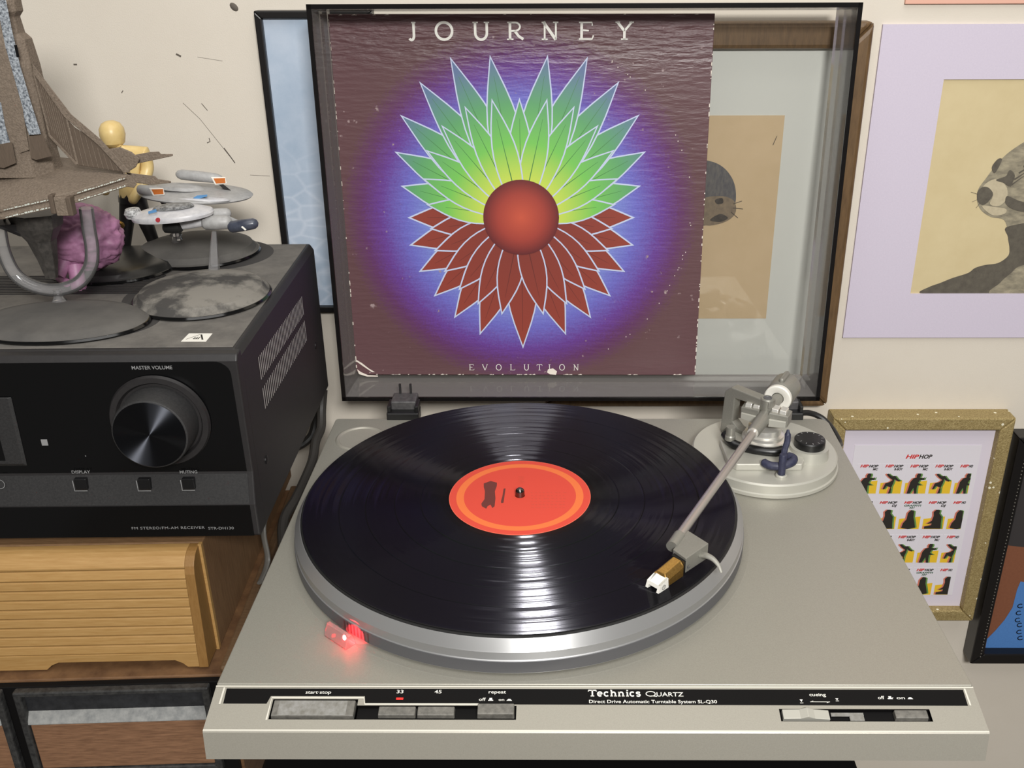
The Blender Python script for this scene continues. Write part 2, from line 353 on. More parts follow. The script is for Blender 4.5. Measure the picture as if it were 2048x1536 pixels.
# lavender mat with animal drawing
T = thing('matted_drawing', 'pencil drawing of a whiskered animal in a wide lavender mat on the wall', 'picture', (600, WY, 31))
mx0, mx1, mz0, mz1, wx0, wx1, wz0, wz1 = 468, 746, 31.5, 315.5, 526, 688, 76, 270.8
M_LAV = mat('lavender_mat', rgb(201, 192, 208), .85, noise=(700, rgb(210, 201, 216), .3))
mb = MB(); yb0, yb1 = 443.2, WY
for x0, x1, z0, z1 in ((mx0, mx1, wz1, mz1), (mx0, mx1, mz0, wz0), (mx0, wx0, wz0, wz1), (wx1, mx1, wz0, wz1)): mb.box(x0, x1, yb0, yb1, z0, z1)
mb.build('mat_board', M_LAV, T)
M_SKETCH = mat('cream_paper', rgb(212, 196, 156), .85, noise=(25, rgb(200, 182, 140), .3))
MB().box(wx0, wx1, 444.6, 445.4, wz0, wz1).build('drawing', M_SKETCH, T)
M_PF = mat('pencil_grey', rgb(170, 160, 136), .9, noise=(90, rgb(112, 106, 92), .22), stretch=(1, 1, 2.2))
M_PD = mat('pencil_dark', rgb(104, 98, 86), .9, noise=(160, rgb(80, 74, 66), .25))
M_PL = mat('pencil_pale', rgb(198, 186, 158), .9, noise=(200, rgb(176, 164, 138), .25))
mb = MB(); pblob(mb, V2([(2130,250),(2075,268),(2048,284),(2016,306),(1992,330),(1974,354),(1957,378),(1954,400),(1962,420),(1982,434),(2008,440),(2030,470),(2130,470)]), 444.4); mb.build('animal_head', M_PF, T)
mb = MB(); pblob(mb, V2([(2019,452),(2016,474),(2019,496),(2016,512),(1996,526),(1970,530),(1950,536),(1936,546),(1905,556),(1880,566),(1858,574),(1840,586),(1900,588),(1990,588),(2020,590),(2130,590),(2130,452)]), 444.3); mb.build('animal_body', M_PD, T)
mb = MB(); pblob(mb, V2([(2048,530),(2020,548),(2000,566),(1985,589),(2130,590),(2130,530)]), 444.1); mb.build('animal_paw', M_PF, T)
mb = MB(); pblob(mb, V2([(1955,384),(1966,374),(1978,376),(1986,388),(1978,402),(1966,410),(1956,402)]), 444.0); mb.build('animal_nose', M_PD, T)
mb = MB(); pblob(mb, V2([(1966,374),(1990,358),(2012,372),(2014,396),(1998,412),(1980,408),(1986,388)]), 444.1); pblob(mb, V2([(1964,412),(1990,414),(2012,418),(2008,428),(1984,430)]), 444.05); stuff(mb.build('animal_muzzle', M_PL, T))
mb = MB()
for pts in ([(1992,360),(2012,352),(2020,340),(2030,352),(2020,372),(2008,366)], [(2014,392),(2034,400),(2060,410),(2060,424),(2030,420),(2012,408)], [(1984,334),(1996,318),(2004,320),(1990,346)]):
    pblob(mb, V2(pts), 443.95)
for a, b in (((1960,390),(1942,384)), ((1962,396),(1944,404)), ((1964,402),(1952,416))):
    P = [at(*a, y=443.9), at(*b, y=443.9)]; ribbon(mb, [(p.x, p.z) for p in P], .35, lambda x, z: (x, 443.9, z))
for k in range(5):
    P = [at(2020+k*9, 372-k*13, y=443.9), at(2048+k*10, 352-k*12, y=443.9)]; ribbon(mb, [(p.x, p.z) for p in P], [1.6, .4], lambda x, z: (x, 443.9, z))
stuff(mb.build('pencil_strokes', M_PD, T))

# coral print cut by the top of the picture
T = tag(MB().box(484, 720, 443, WY, 331.5, 520).build('matted_print', [mat('coral_mat', rgb(226, 176, 156), .85)], base=(600, WY, 331), bevel=.5), 'coral coloured print high on the wall above the lavender mat', 'picture')

# glitter frame with stamp sheet
T = thing('glitter_frame', 'gold glitter frame with a sheet of small stamps behind the turntable corner', 'picture', (552, WY, -290))
m = mat('gold_glitter', rgb(140, 120, 74), .55, .3, noise=(700, rgb(186, 166, 116), .16), bump=.7, bscale=1100)
nt = m.node_tree; b_ = nt.nodes['Principled BSDF']; tc = nt.nodes.new('ShaderNodeTexCoord')
vo = nt.nodes.new('ShaderNodeTexVoronoi'); vo.inputs['Scale'].default_value = 260; nt.links.new(tc.outputs['Object'], vo.inputs['Vector'])
sp = nt.nodes.new('ShaderNodeSeparateColor'); nt.links.new(vo.outputs['Color'], sp.inputs[0])
m1 = nt.nodes.new('ShaderNodeMath'); m1.operation = 'GREATER_THAN'; m1.inputs[1].default_value = .94; nt.links.new(sp.outputs[0], m1.inputs[0])
m2 = nt.nodes.new('ShaderNodeMath'); m2.operation = 'LESS_THAN'; m2.inputs[1].default_value = .36; nt.links.new(vo.outputs['Distance'], m2.inputs[0])
m3 = nt.nodes.new('ShaderNodeMath'); m3.operation = 'MULTIPLY'; nt.links.new(m1.outputs[0], m3.inputs[0]); nt.links.new(m2.outputs[0], m3.inputs[1])
mxc = nt.nodes.new('ShaderNodeMix'); mxc.data_type = 'RGBA'; old = b_.inputs['Base Color'].links[0].from_socket
nt.links.new(m3.outputs[0], mxc.inputs[0]); nt.links.new(old, mxc.inputs[6]); mxc.inputs[7].default_value = (1, .95, .75, 1); nt.links.new(mxc.outputs[2], b_.inputs['Base Color'])  # sparkle painted into the colour as scattered near-white specks
frame_bars(463.5, 641, -290, -45.5, 13.5, 424, WY, T, m, 1.5, 'frame_bar')
MB().box(475, 630, 433, 434, -278, -58).build('mat_board', mat('lilac_mat', rgb(216, 208, 220), .8), T)
M_PAPER = mat('stamp_paper', rgb(222, 217, 224), .75)
SYP = 432.6
MB().box(490.5, 617, SYP, 433, -262, -79.8).build('stamp_sheet', M_PAPER, T)
M_YEL = mat('stamp_yellow', rgb(232, 190, 44), .7); M_SIL = mat('stamp_ink', rgb(38, 34, 28), .7)
M_GRN = mat('stamp_green', rgb(98, 140, 70), .7); M_SRED = mat('stamp_red', rgb(206, 44, 40), .7); M_SPK = mat('stamp_pink', rgb(206, 120, 100), .7)
def sfn(x, z): return (x, SYP-.1, z)
mb = MB(); P = at(1811, 917, y=SYP); Q = at(1864, 916, y=SYP)
text(mb, 'HIP', P.x, P.x+(Q.x-P.x)*.5, P.z, 4.4, sfn, .035, .25, m=0); text(mb, 'HOP', P.x+(Q.x-P.x)*.5, Q.x, P.z, 4.4, sfn, .035, .25, m=1)
stuff(mb.build('sheet_heading', [M_SRED, M_SIL], T))
FIG = {  # plain posed figures, unit square
 'a': [(.42,.0),(.5,.3),(.3,.38),(.18,.2),(.1,.22),(.2,.5),(.42,.56),(.56,.66),(.36,.78),(.2,.92),(.28,.97),(.5,.84),(.66,.86),(.86,.68),(.96,.66),(.94,.58),(.8,.62),(.66,.7),(.62,.5),(.56,.34),(.56,.02)],
 'b': [(.1,.0),(.16,.3),(.2,.56),(.34,.74),(.5,.78),(.48,.88),(.56,.98),(.7,.96),(.72,.86),(.66,.78),(.84,.74),(.94,.8),(.9,.66),(.7,.66),(.62,.52),(.84,.4),(.6,.4),(.6,.2),(.62,.0),(.5,.0),(.42,.28),(.26,.0)],
 'c': [(.05,.02),(.05,.14),(.4,.2),(.42,.3),(.14,.26),(.4,.42),(.46,.66),(.42,.86),(.56,.98),(.76,.94),(.74,.78),(.9,.62),(.92,.3),(.96,.02)],
 'd': [(.12,.06),(.18,.3),(.34,.5),(.36,.8),(.5,.96),(.68,.9),(.7,.6),(.8,.34),(.88,.08),(.5,.0)]}
# stamp columns and rows read off the sheet; kinds alternate
colx = [at(u, 950, y=SYP).x for u in (1712, 1762, 1811, 1861, 1911)]
dx = (colx[4]-colx[0])/4
rows = [(928, 'ba'), (1001, 'dc'), (1070, 'ab'), (1136, 'cd')]
xr = 609.9
words = {'a': 'B-BOY', 'b': 'MC', 'c': 'DJ', 'd': 'GRAFFITI ART'}
z_rows = [at(1830, v, y=SYP).z for v, k in rows]
for ri, (v, kinds) in enumerate(rows):
    for ci in range(5):
        k = kinds[ci % 2] if ri != 2 else kinds[(ci+1) % 2][0] if False else kinds[ci % 2]
        x0 = colx[0]+dx*ci; x1 = min(x0+dx*.94, xr+2)
        if x1-x0 < 4: continue
        fx = (x1-x0)/(dx*.94)
        zt = z_rows[ri]; zb = zt-36.6*dx/24.9+1.5
        st = MB().box(x0, x1, SYP-.12, SYP, zb, zt+.4).build('stamp', M_PAPER, T)
        body0 = zb+1.0; bh = (zt-zb)*.70
        y1, y2, y3, y4 = SYP-.22, SYP-.30, SYP-.36, SYP-.42
        fw = dx*.90
        def clipx(pts):
            out = []
            for i in range(len(pts)):          # cut on the right border of the printed area
                p, q = pts[i-1], pts[i]
                if (p[0] <= x1) != (q[0] <= x1):
                    t = (x1-p[0])/(q[0]-p[0]); out.append((x1, p[1]+(q[1]-p[1])*t))
                if q[0] <= x1: out.append(q)
            return out
        mb = MB()
        def shape(pts, yy, m):
            c = clipx(pts)
            if len(c) > 2: mb.flat([(a, yy, b) for a, b in c], m)
        shape([(x0+.8, body0), (x0+fw, body0), (x0+fw, body0+bh*(.62)), (x0+.8, body0+bh*.5)], y1, 0)
        f = FIG[k]
        shape([(x0+.2+fw*(p*.84+.00), body0+bh*q*.98) for p, q in f], y2, 2)
        shape([(x0+2.2+fw*(p*.84+.06), body0+bh*q*.98) for p, q in f], y3, 1)
        shape([(x0+1.2+fw*(p*.84+.03), body0+bh*q*.98) for p, q in f], y4, 3)
        stuff(mb.build('stamp_picture', [M_YEL, M_GRN, M_SPK, M_SIL], st))
        mb = MB(); tz = zt-(zt-zb)*.10; tx1 = x0+dx*.84
        text(mb, 'HIP', x0+dx*.12, min(x0+dx*.46, x1), tz, 3.0, sfn, .04, .3, m=0)
        if x1 > x0+dx*.6: text(mb, 'HOP' if x1 > tx1 else 'HO', x0+dx*.46, min(tx1, x1), tz, 2.8, sfn, .04, .3, m=1)
        if x1 > tx1:
            if k == 'd':
                text(mb, 'GRAFFITI', x0+dx*.14, tx1, tz-3.2, 2.0, sfn, .03, .2, m=2); text(mb, 'ART', x0+dx*.36, x0+dx*.6, tz-5.8, 2.0, sfn, .03, .2, m=2)
            else: text(mb, words[k], tx1-dx*(.34 if len(words[k]) > 2 else .2), tx1, tz-3.4, 2.4, sfn, .04, .2, m=1)
        for p_ in mb.v: p_.y = SYP-.5
        stuff(mb.build('stamp_title', [M_SRED, M_SIL, mat('title_green', rgb(40, 90, 60), .7)], st))

# black frame at the right edge
T = thing('black_frame_picture', 'black beaded frame cut off at the right, blue and brown artwork inside', 'picture', (740, WY, -348))
frame_bars(648, 840, -348.5, -67.5, 13, 424, WY, T, mat('black_lacquer', rgb(20, 18, 18), .3), 1.5, 'frame_bar')
mb = MB()
for i in range(64):
    mb.lathe([(0,-.7),(.55,-.4),(.55,.4),(0,.7)], (657.5, 423.8, -338+i*4.1), 6)
stuff(mb.build('beading', mat('bead_grey', rgb(120, 116, 108), .4), T))
MB().box(659, 830, 436, 437, -337, -79).build('artwork', mat('art_brown', rgb(132, 82, 56), .8, noise=(400, rgb(120, 72, 48), .3)), T)
mb = MB(); mb.flat([(659, 435.8, -79), (659, 435.8, -197), (668, 435.8, -201), (700, 435.8, -205), (700, 435.8, -79)]); mb.build('dark_shape', mat('art_charcoal', rgb(52, 48, 48), .8), T)
mb = MB(); mb.flat([tuple(at(u, v, y=435.7)) for u, v in ((2041,1163),(2034,1180),(2025,1215),(2009,1240),(1990,1262),(1974,1278),(1969,1306))] + [(720, 435.7, -337), (720, 435.7, -252)]); mb.build('blue_shape', mat('art_blue', rgb(80, 132, 196), .8, noise=(500, rgb(72, 120, 184), .3)), T)
mb = MB()
for u, v in ((2041,1212),(2038,1226),(2036,1240),(2040,1250),(2039,1264),(2041,1276)):
    p = at(u, v, y=435.5); ribbon(mb, [(p.x+a, p.z+b) for a, b in arc(0, 0, 3, 2.6, 60, 330, 8)], 1.1, lambda x, z: (x, 435.5, z))
stuff(mb.build('curl_marks', M_MATTE, T))

# ------------------------------------------------------------------ stand under the turntable
T = thing('stand', 'dark low stand carrying the turntable', 'stand', (215, 140, -900))
MB().box(18, 372, -12, 380, -86, -62).build('stand_top', M_MATTE, T, bevel=2)
for x in (40, 330):
    for y in (20, 340): MB().box(x, x+24, y, y+24, -900, -86).build('leg', M_DARKWOOD, T, bevel=1)

# ------------------------------------------------------------------ turntable
TT = thing('turntable', 'silver direct drive turntable with raised clear lid, playing a record', 'turntable', (214, 150, -26.4))
W, D = 429, 334
# plinth with the deck surface
def corner(cx, cy, r, a0, a1, n=6): return arc(cx, cy, r, r, a0, a1, n)
poly = [(0, .0), (W, .0)] + corner(W-9, D-9, 9, 0, 90) + corner(3, D-3, 3, 90, 180)
MB().prism(poly, -26.4, 0, lambda p, q, h: (p, q, h)).build('plinth', M_SILVER, TT, bevel=.8, segs=3)
# control panel: sloping face with pockets for the keys
ca, sa = math.cos(math.atan2(7.0, 26.3)), math.sin(math.atan2(7.0, 26.3))
S0 = 1.0
def sl(x, s, h=0.0):   # point on the slope: s mm down from the ridge, h above
    return (x, -S0 - (s-S0)*ca - h*sa, -1.0 - (s-S0)*sa + h*ca)
SL = 28.3
pock = [(34.4, 82.2, 9.0, 21.6, 3.0), (82.2, 171.2, 12.9, 21.6, 3.0), (317, 400.3, 14.6, 22.2, 3.0)]
xs = sorted({0, W} | {p[0] for p in pock} | {p[1] for p in pock}); ss = sorted({S0, SL} | {p[2] for p in pock} | {p[3] for p in pock})
mb = MB()
def inp(x, s): return any(p[0] < x < p[1] and p[2] < s < p[3] for p in pock)
for i in range(len(xs)-1):
    for j in range(len(ss)-1):
        x0, x1, s0, s1 = xs[i], xs[i+1], ss[j], ss[j+1]
        if inp((x0+x1)/2, (s0+s1)/2): continue
        mb.add([sl(x0, s0), sl(x1, s0), sl(x1, s1), sl(x0, s1)], [(0, 1, 2, 3)])
fy, fz = sl(0, SL)[1:]
mb.add([(0, fy, fz), (W, fy, fz), (W, fy-.7, fz-.9), (0, fy-.7, fz-.9), (0, fy-2.6, -26.4), (W, fy-2.6, -26.4), (0, 0, -26.4), (W, 0, -26.4), (0, 0, -1.0), (W, 0, -1.0), (0, -S0, -1.0), (W, -S0, -1.0)],
       [(0, 1, 2, 3), (3, 2, 5, 4), (4, 5, 7, 6), (6, 8, 10, 0, 3, 4), (1, 11, 9, 7, 5, 2), (8, 9, 11, 10)])
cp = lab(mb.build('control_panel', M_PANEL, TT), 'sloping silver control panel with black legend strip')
for x0, x1, s0, s1, d in pock:
    mb = MB(); a = [sl(x0, s0), sl(x1, s0), sl(x1, s1), sl(x0, s1)]; b = [sl(x0, s0, -d), sl(x1, s0, -d), sl(x1, s1, -d), sl(x0, s1, -d)]
    mb.add(a+b, [(4, 5, 6, 7), (0, 1, 5, 4), (1, 2, 6, 5), (2, 3, 7, 6), (3, 0, 4, 7)]); mb.build('key_recess', M_MATTE, cp)
strip = [(6.4, 2.3), (422.8, 2.3), (422.4, 12.4), (87.5, 12.0), (86.4, 11.3), (85.6, 7.1), (32.6, 7.1), (31.2, 11.9), (6.9, 11.9)]
mb = MB(); mb.hexa([sl(x, s, 0.02) for x, s in strip], [sl(x, s, .12) for x, s in strip]); mb.build('legend_strip', M_MATTE, cp)
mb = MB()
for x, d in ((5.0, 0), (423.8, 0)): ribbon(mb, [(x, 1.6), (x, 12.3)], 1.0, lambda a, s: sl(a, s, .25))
ribbon(mb, [(0, 0.9), (W, 0.9)], .8, lambda a, s: sl(a, s, .3)); ribbon(mb, [(0, SL-.1), (W, SL-.1)], .9, lambda a, s: sl(a, s, .06))  # highlights along ridge and front edge, painted as pale lines
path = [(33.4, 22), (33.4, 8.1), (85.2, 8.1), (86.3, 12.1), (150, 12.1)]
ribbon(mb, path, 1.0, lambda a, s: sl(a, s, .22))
stuff(mb.build('trim_and_highlights', mat('bright_edge', rgb(226, 222, 210), .3, .2), cp))
def key(name, x0, x1, s0, s1, h, m, tilt=0, bev=.5):
    mb = MB(); mb.hexa([sl(x0, s0, -2.9), sl(x1, s0, -2.9), sl(x1, s1, -2.9), sl(x0, s1, -2.9)], [sl(x0+.3, s0+.3, h), sl(x1-.3, s0+.3, h), sl(x1-.3, s1-.3, h-tilt), sl(x0+.3, s1-.3, h-tilt)])
    return mb.build(name, m, TT, bevel=bev)
lab(key('start_stop_key', 35, 81.2, 9.6, 20.0, .6, M_KEY), 'wide worn start-stop key')
mb = MB(); mb.hexa([sl(38.5, 10.2, .62), sl(76.6, 10.2, .62), sl(76.6, 19.2, .62), sl(38.5, 19.2, .62)], [sl(38.7, 10.4, .72), sl(76.4, 10.4, .72), sl(76.4, 19, .72), sl(38.7, 19, .72)]); mb.build('worn_inlay', M_KEYD, TT)
key('speed_key', 94.3, 115.3, 13.3, 19.4, .5, M_KEY); key('speed_key', 116.0, 137.0, 13.3, 19.4, .5, M_KEY)
key('repeat_key', 149.4, 170.2, 12.2, 19.4, 1.8, M_KEY)
mb = MB(); prof = [(318.4, -1.2, 20.2), (318.6, .4, 15), (328, .6, 15), (332, 2.6, 15), (336, .6, 15), (344.4, -.4, 15)]
mb.hexa([sl(x, 15.0, h) for x, h, _ in prof]+[sl(344.4, 15, -2.9), sl(318.4, 15, -2.9)], [sl(x, 20.8, h) for x, h, _ in prof]+[sl(344.4, 20.8, -2.9), sl(318.4, 20.8, -2.9)])
lab(mb.build('cueing_lever', M_LGREY, TT, bevel=.3), 'light grey wedge shaped cueing lever')
mb = MB(); mb.hexa([sl(345.6, 16, -2.2), sl(363.6, 16, -2.2), sl(363.6, 18, -2.2), sl(345.6, 18, -2.2)], [sl(345.6, 16, -1.4), sl(363.6, 16, -1.4), sl(363.6, 18, -1.4), sl(345.6, 18, -1.4)])
mb.hexa([sl(355.5, 18, -2.4), sl(363.4, 18, -2.4), sl(363.4, 21, -2.4), sl(355.5, 21, -2.4)], [sl(355.5, 18, -1.2), sl(363.4, 18, -1.2), sl(363.4, 21, -1.2), sl(355.5, 21, -1.2)])
mb.build('lever_guide', M_KEYD, TT)
key('power_key', 380.2, 398.7, 15.0, 20.6, .6, M_KEY)
mb = MB(); mb.hexa([sl(103.5, 8.1, .1), sl(107.4, 8.1, .1), sl(107.4, 9.3, .1), sl(103.5, 9.3, .1)], [sl(103.5, 8.1, .3), sl(107.4, 8.1, .3), sl(107.4, 9.3, .3), sl(103.5, 9.3, .3)])
lab(mb.build('speed_light', M_LED, TT), 'small lit red speed indicator')
mb = MB(); tf = lambda x, y: sl(x, -y, .2)
def tx(body, x0, x1, s, h, **k): text(mb, body, x0, x1, -s, h, tf, **k)
tx('start\u00b7stop', 51.8, 66.2, 5.6, 2.1, bold=.01); tx('33', 103.2, 107.0, 5.2, 2.1, bold=.01); tx('45', 124.6, 128.6, 5.2, 2.1, bold=.01)
tx('repeat', 155.2, 165.0, 5.2, 2.0, bold=.01); tx('off', 150.0, 153.8, 9.9, 1.9, bold=.01); tx('on', 161.0, 164.2, 9.9, 1.6, bold=.01)
tx('Direct Drive Automatic Turntable System SL-Q30', 211.7, 283.2, 11.2, 2.0, bold=.012)
tx('cueing', 335.6, 344.8, 6.6, 2.0, bold=.01); tx('off', 373.6, 377.2, 8.4, 2.0, bold=.01); tx('\u00b7 on', 381.6, 388.6, 8.4, 1.8, bold=.01)
for x, s in ((155.2, 9.9), (379, 8.4)):     # push key pictograms, out and in
    for a in ([(0, 0), (2.8, 0), (2.8, .6), (2.2, .6), (2.2, 1.8), (.6, 1.8), (.6, .6), (0, .6)],): mb.flat([sl(x+p, s-q, .2) for p, q in a])
for x, s in ((165.4, 9.9), (390, 8.4)):
    mb.flat([sl(x+p, s-q, .2) for p, q in ((0, 0), (3.2, 0), (2.6, .7), (2.2, 1.2), (1, 1.2), (.6, .7))])
for x, f_ in ((330.4, 1), (350.5, -1)):
    ribbon(mb, [(x-.9, -10.9 if f_ > 0 else -9.6), (x+.9, -10.9 if f_ > 0 else -9.6)], .35, tf)
    mb.flat([tf(x-.9, -8.7 if f_ > 0 else -8.0), tf(x+.9, -8.7 if f_ > 0 else -8.0), tf(x, -10.3 if f_ > 0 else -9.2)])
ribbon(mb, [(335.2, -10.2), (346.2, -10.2)], .3, tf)
mb.flat([tf(335, -10.2), tf(337, -9.5), tf(337, -10.3)]); mb.flat([tf(346.4, -10.2), tf(344.4, -10.9), tf(344.4, -10.1)])
for ch, x, wd in (('T', 213.7, 4.6), ('e', 217.9, 3.2), ('c', 221.6, 3.1), ('h', 225.6, 3.7), ('n', 229.9, 3.7), ('i', 233.4, 1.9), ('c', 236.1, 3.0), ('s', 239.5, 2.9)):
    stroke_text(mb, ch, x, -6.9, wd, 4.0, .86, tf)
q0 = 243.8
ribbon(mb, [(q0+2.7+a, -5.3+b) for a, b in arc(0, 0, 2.6, 1.5, 0, 360, 18)], .5, tf); ribbon(mb, [(q0+3, -6.6), (q0+6.2, -6.9)], .5, tf)
tx('UARTZ', q0+6.0, 264.9, 6.9, 2.6, bold=.01)
stuff(lab(mb.build('lettering', M_INK, TT), 'white printed legends and maker lettering'))
# body below
MB().box(14, 378, 6, 322, -46, -26.4).build('base_pan', M_MATTE, TT, bevel=2)
for x, y in ((384, 20), (46, 20), (384, 310), (46, 310)):
    MB().lathe([(0,-61.9),(11,-61.9),(12,-58),(12,-30),(0,-30)], (x, y, 0), 20).build('foot', mat('grey_rubber', rgb(88, 88, 90), .6), TT, smooth=True)
# platter, mat, spindle
cx, cy = 167.5, 163.9
PL = MB().lathe([(0,1.2),(152,1.2),(156.2,1.4),(157,2.0),(157,10.6),(156.4,11.0),(156.4,16.2),(155.9,16.8),(152.6,22.6),(152.2,23),(120,23),(0,23)], (cx, cy, 0), 160).build('platter', M_ALU, TT, smooth=25)
# the dark lower band of the rim
mb = MB(); mb.lathe([(157.05,2.2),(157.2,2.4),(157.2,10.2),(157.05,10.4)], (cx, cy, 0), 160, closed=True); mb.build('rim_band', M_ALUD, PL, smooth=25)
MB().lathe([(0,23),(151.9,23),(151.9,23.5),(151.2,23.8),(0,23.8)], (cx, cy, 0), 128).build('platter_mat', M_RUBBER, PL, smooth=25)
MB().lathe([(0,24),(3.3,24),(3.3,28.6),(2.9,29.8),(1.6,31),(0,31.4)], (cx, cy, 0), 28).build('spindle', M_STEEL, PL, smooth=40)
# dark slot where the platter meets the deck
MB().lathe([(157.6,.02),(161.2,.02),(161.6,.08),(161.9,.02),(162.3,.02),(162.3,-.4),(157.6,-.4)], (cx, cy, 0), 128, closed=True).build('platter_well', M_SILVER, TT, smooth=25)
# adapter well on the back left corner
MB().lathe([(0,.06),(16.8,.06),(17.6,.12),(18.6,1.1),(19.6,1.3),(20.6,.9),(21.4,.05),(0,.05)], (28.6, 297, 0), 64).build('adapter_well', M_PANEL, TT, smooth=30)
# strobe window
pa, pb = Vector((55.0, 44.6, 0)), Vector((70.6, 31.6, 0)); pd = (pb-pa).normalized(); pn = Vector((pd.y, -pd.x, 0))
if pn.y > 0: pn = -pn
mb = MB(); prof = [(4.2, 0), (-3.8, 0), (-4.0, 1.5), (-1.2, 8.4), (1.4, 8.4), (3.2, 5)]
mb.hexa([tuple(pa - pn*a + Vector((0, 0, b))) for a, b in prof], [tuple(pb - pn*a + Vector((0, 0, b))) for a, b in prof])
SW = lab(mb.build('strobe_window', M_PRISM, TT, bevel=.3), 'clear pinkish strobe prism beside the platter')
mc = (pa+pb)/2
MB().box(mc.x-5.6, mc.x-3.4, mc.y+2.6, mc.y+4.4, .1, 1.2).build('strobe_lamp', M_LED, SW)
ld = bpy.data.lights.new('strobe_beam', 'SPOT'); ld.energy = .35; ld.color = (1, .05, .06); ld.spot_size = math.radians(80); ld.spot_blend = .2; ld.shadow_soft_size = .0004
lo = bpy.data.objects.new('strobe_beam', ld); COL.objects.link(lo)
tgt = Vector((72.6, 39.5, 5.2)); src = Vector((66.4, 30.6, 7.0)); lo.parent = SW; lo.location = (src-BASE[TT])*S; lo.rotation_euler = (tgt-src).to_track_quat('-Z', 'Y').to_euler()
mb = MB(); c0 = math.atan2(mc.y-cy, mc.x-cx)
for k in range(120):
    a = c0-.02+k*.0185
    if a > c0+.12: break
    for (z0, z1) in ((2.8, 9.6),):
        p = [(cx+157.35*math.cos(a+d), cy+157.35*math.sin(a+d)) for d in (0, .008)]
        mb.flat([(p[0][0], p[0][1], z0), (p[1][0], p[1][1], z0), (p[1][0], p[1][1], z1), (p[0][0], p[0][1], z1)])
stuff(mb.build('strobe_dots', mat('strobe_dot', rgb(94, 94, 96), .5, .8), PL))
# hinge and back posts
for hx in (59, 394):
    H = MB().box(hx-14, hx+14, 331, 347, -3.5, 6.5).build('hinge', M_BLACK, TT, bevel=1)
    MB().box(hx-13.5, hx-10.5, 333, 349, 6, 12).build('hinge_cheek', M_BLACK, H, bevel=.6)
    MB().box(hx+10.5, hx+13.5, 333, 349, 6, 12).build('hinge_cheek', M_BLACK, H, bevel=.6)
    MB().box(hx-11, hx+11, 339, 358, 4, 14).build('hinge_block', mat('smoky_block', rgb(58, 57, 58), .35, noise=(300, rgb(92, 90, 90), .25)), H, bevel=1.2)
    for x in (hx-4.8, hx+4.6): MB().box(x-.9, x+.9, 355.2, 357.4, 10, 23).build('hinge_prong', M_RCV, H)
# dust cover
lx, ly, lz, lt, lw, lh = 1.1, 357.8, 5.5, .037, 426.9, 332.5
def lf(a, b, n): return (lx+a, ly+b*math.sin(lt)+n*math.cos(lt), lz+b*math.cos(lt)-n*math.sin(lt))
LN = 48; t_ = 3.0; dr = 5.0
DC = lab(MB().hexa([lf(dr, dr*.8, LN-2.6), lf(lw-dr, dr*.8, LN-2.6), lf(lw-dr, lh-4, LN-2.6), lf(dr, lh-4, LN-2.6)], [lf(dr, dr*.8, LN), lf(lw-dr, dr*.8, LN), lf(lw-dr, lh-4, LN), lf(dr, lh-4, LN)]).build('dust_cover', M_LID, TT), 'clear acrylic dust cover standing open')
def wall4(o, i): # o: outer edge points (front a,b | back a,b) pairs
    mb = MB(); mb.hexa([lf(*p) for p in o], [lf(*p) for p in i]); return mb.build('cover_wall', M_LIDW, DC)
wall4([(0,0,1.6),(0,lh,1.6),(dr,lh-4,LN),(dr,dr*.8,LN)], [(t_,t_,1.6),(t_,lh-t_,1.6),(dr+t_,lh-4-t_,LN-2.7),(dr+t_,dr*.8+t_,LN-2.7)])
wall4([(lw,0,1.6),(lw,lh,1.6),(lw-dr,lh-4,LN),(lw-dr,dr*.8,LN)], [(lw-t_,t_,1.6),(lw-t_,lh-t_,1.6),(lw-dr-t_,lh-4-t_,LN-2.7),(lw-dr-t_,dr*.8+t_,LN-2.7)])
wall4([(0,0,1.6),(lw,0,1.6),(lw-dr,dr*.8,LN),(dr,dr*.8,LN)], [(t_,t_,1.6),(lw-t_,t_,1.6),(lw-dr-t_,dr*.8+t_,LN-2.7),(dr+t_,dr*.8+t_,LN-2.7)])
wall4([(0,lh,1.6),(lw,lh,1.6),(lw-dr,lh-4,LN),(dr,lh-4,LN)], [(t_,lh-t_,1.6),(lw-t_,lh-t_,1.6),(lw-dr-t_,lh-4-t_,LN-2.7),(dr+t_,lh-4-t_,LN-2.7)])
e_ = 3.6
for a0, a1, b0, b1 in ((0, e_, 0, lh), (lw-e_, lw, 0, lh), (0, lw, 0, e_), (0, lw, lh-e_, lh)):
    mb = MB(); mb.hexa([lf(a0, b0, 0), lf(a1, b0, 0), lf(a1, b1, 0), lf(a0, b1, 0)], [lf(a0, b0, 1.6), lf(a1, b0, 1.6), lf(a1, b1, 1.6), lf(a0, b1, 1.6)]); mb.build('cover_rim', M_RIM, DC)

# tonearm base
bx, by = 359, 257
TB = MB().lathe([(0,.05),(57,.05),(58,1),(58,3.4),(56.8,4),(56.8,10.6),(55.6,11.8),(0,11.8)], (bx, by, 0), 96).build('tonearm_base', M_LGREY, TT, smooth=30)
pl_ = [tuple(at(u, v, z=17)[:2]) for u, v in ((1472,925),(1600,926))]
poly = [(331, 222.5), (381, 222.5), (384, 229), (384, 262), (372, 284), (338, 284), (324, 262), (325, 230)]
MB().prism(poly, 11.6, 17.4, lambda p, q, h: (p, q, h)).build('raised_platform', M_LGREY, TB, bevel=.8)
MB().lathe([(0,11.6),(15.4,11.6),(14.8,20.6),(0,20.6)], (391.5, 246, 0), 40).build('dial_housing', M_LGREY, TB, smooth=30)
MB().lathe([(0,20),(11.8,20),(12,21),(12,26.0),(11.4,26.8),(9,27),(0,27)], (391.5, 246.5, 0), 40).build('anti_skate_dial', M_BLACK, TB, smooth=30)
mb = MB()
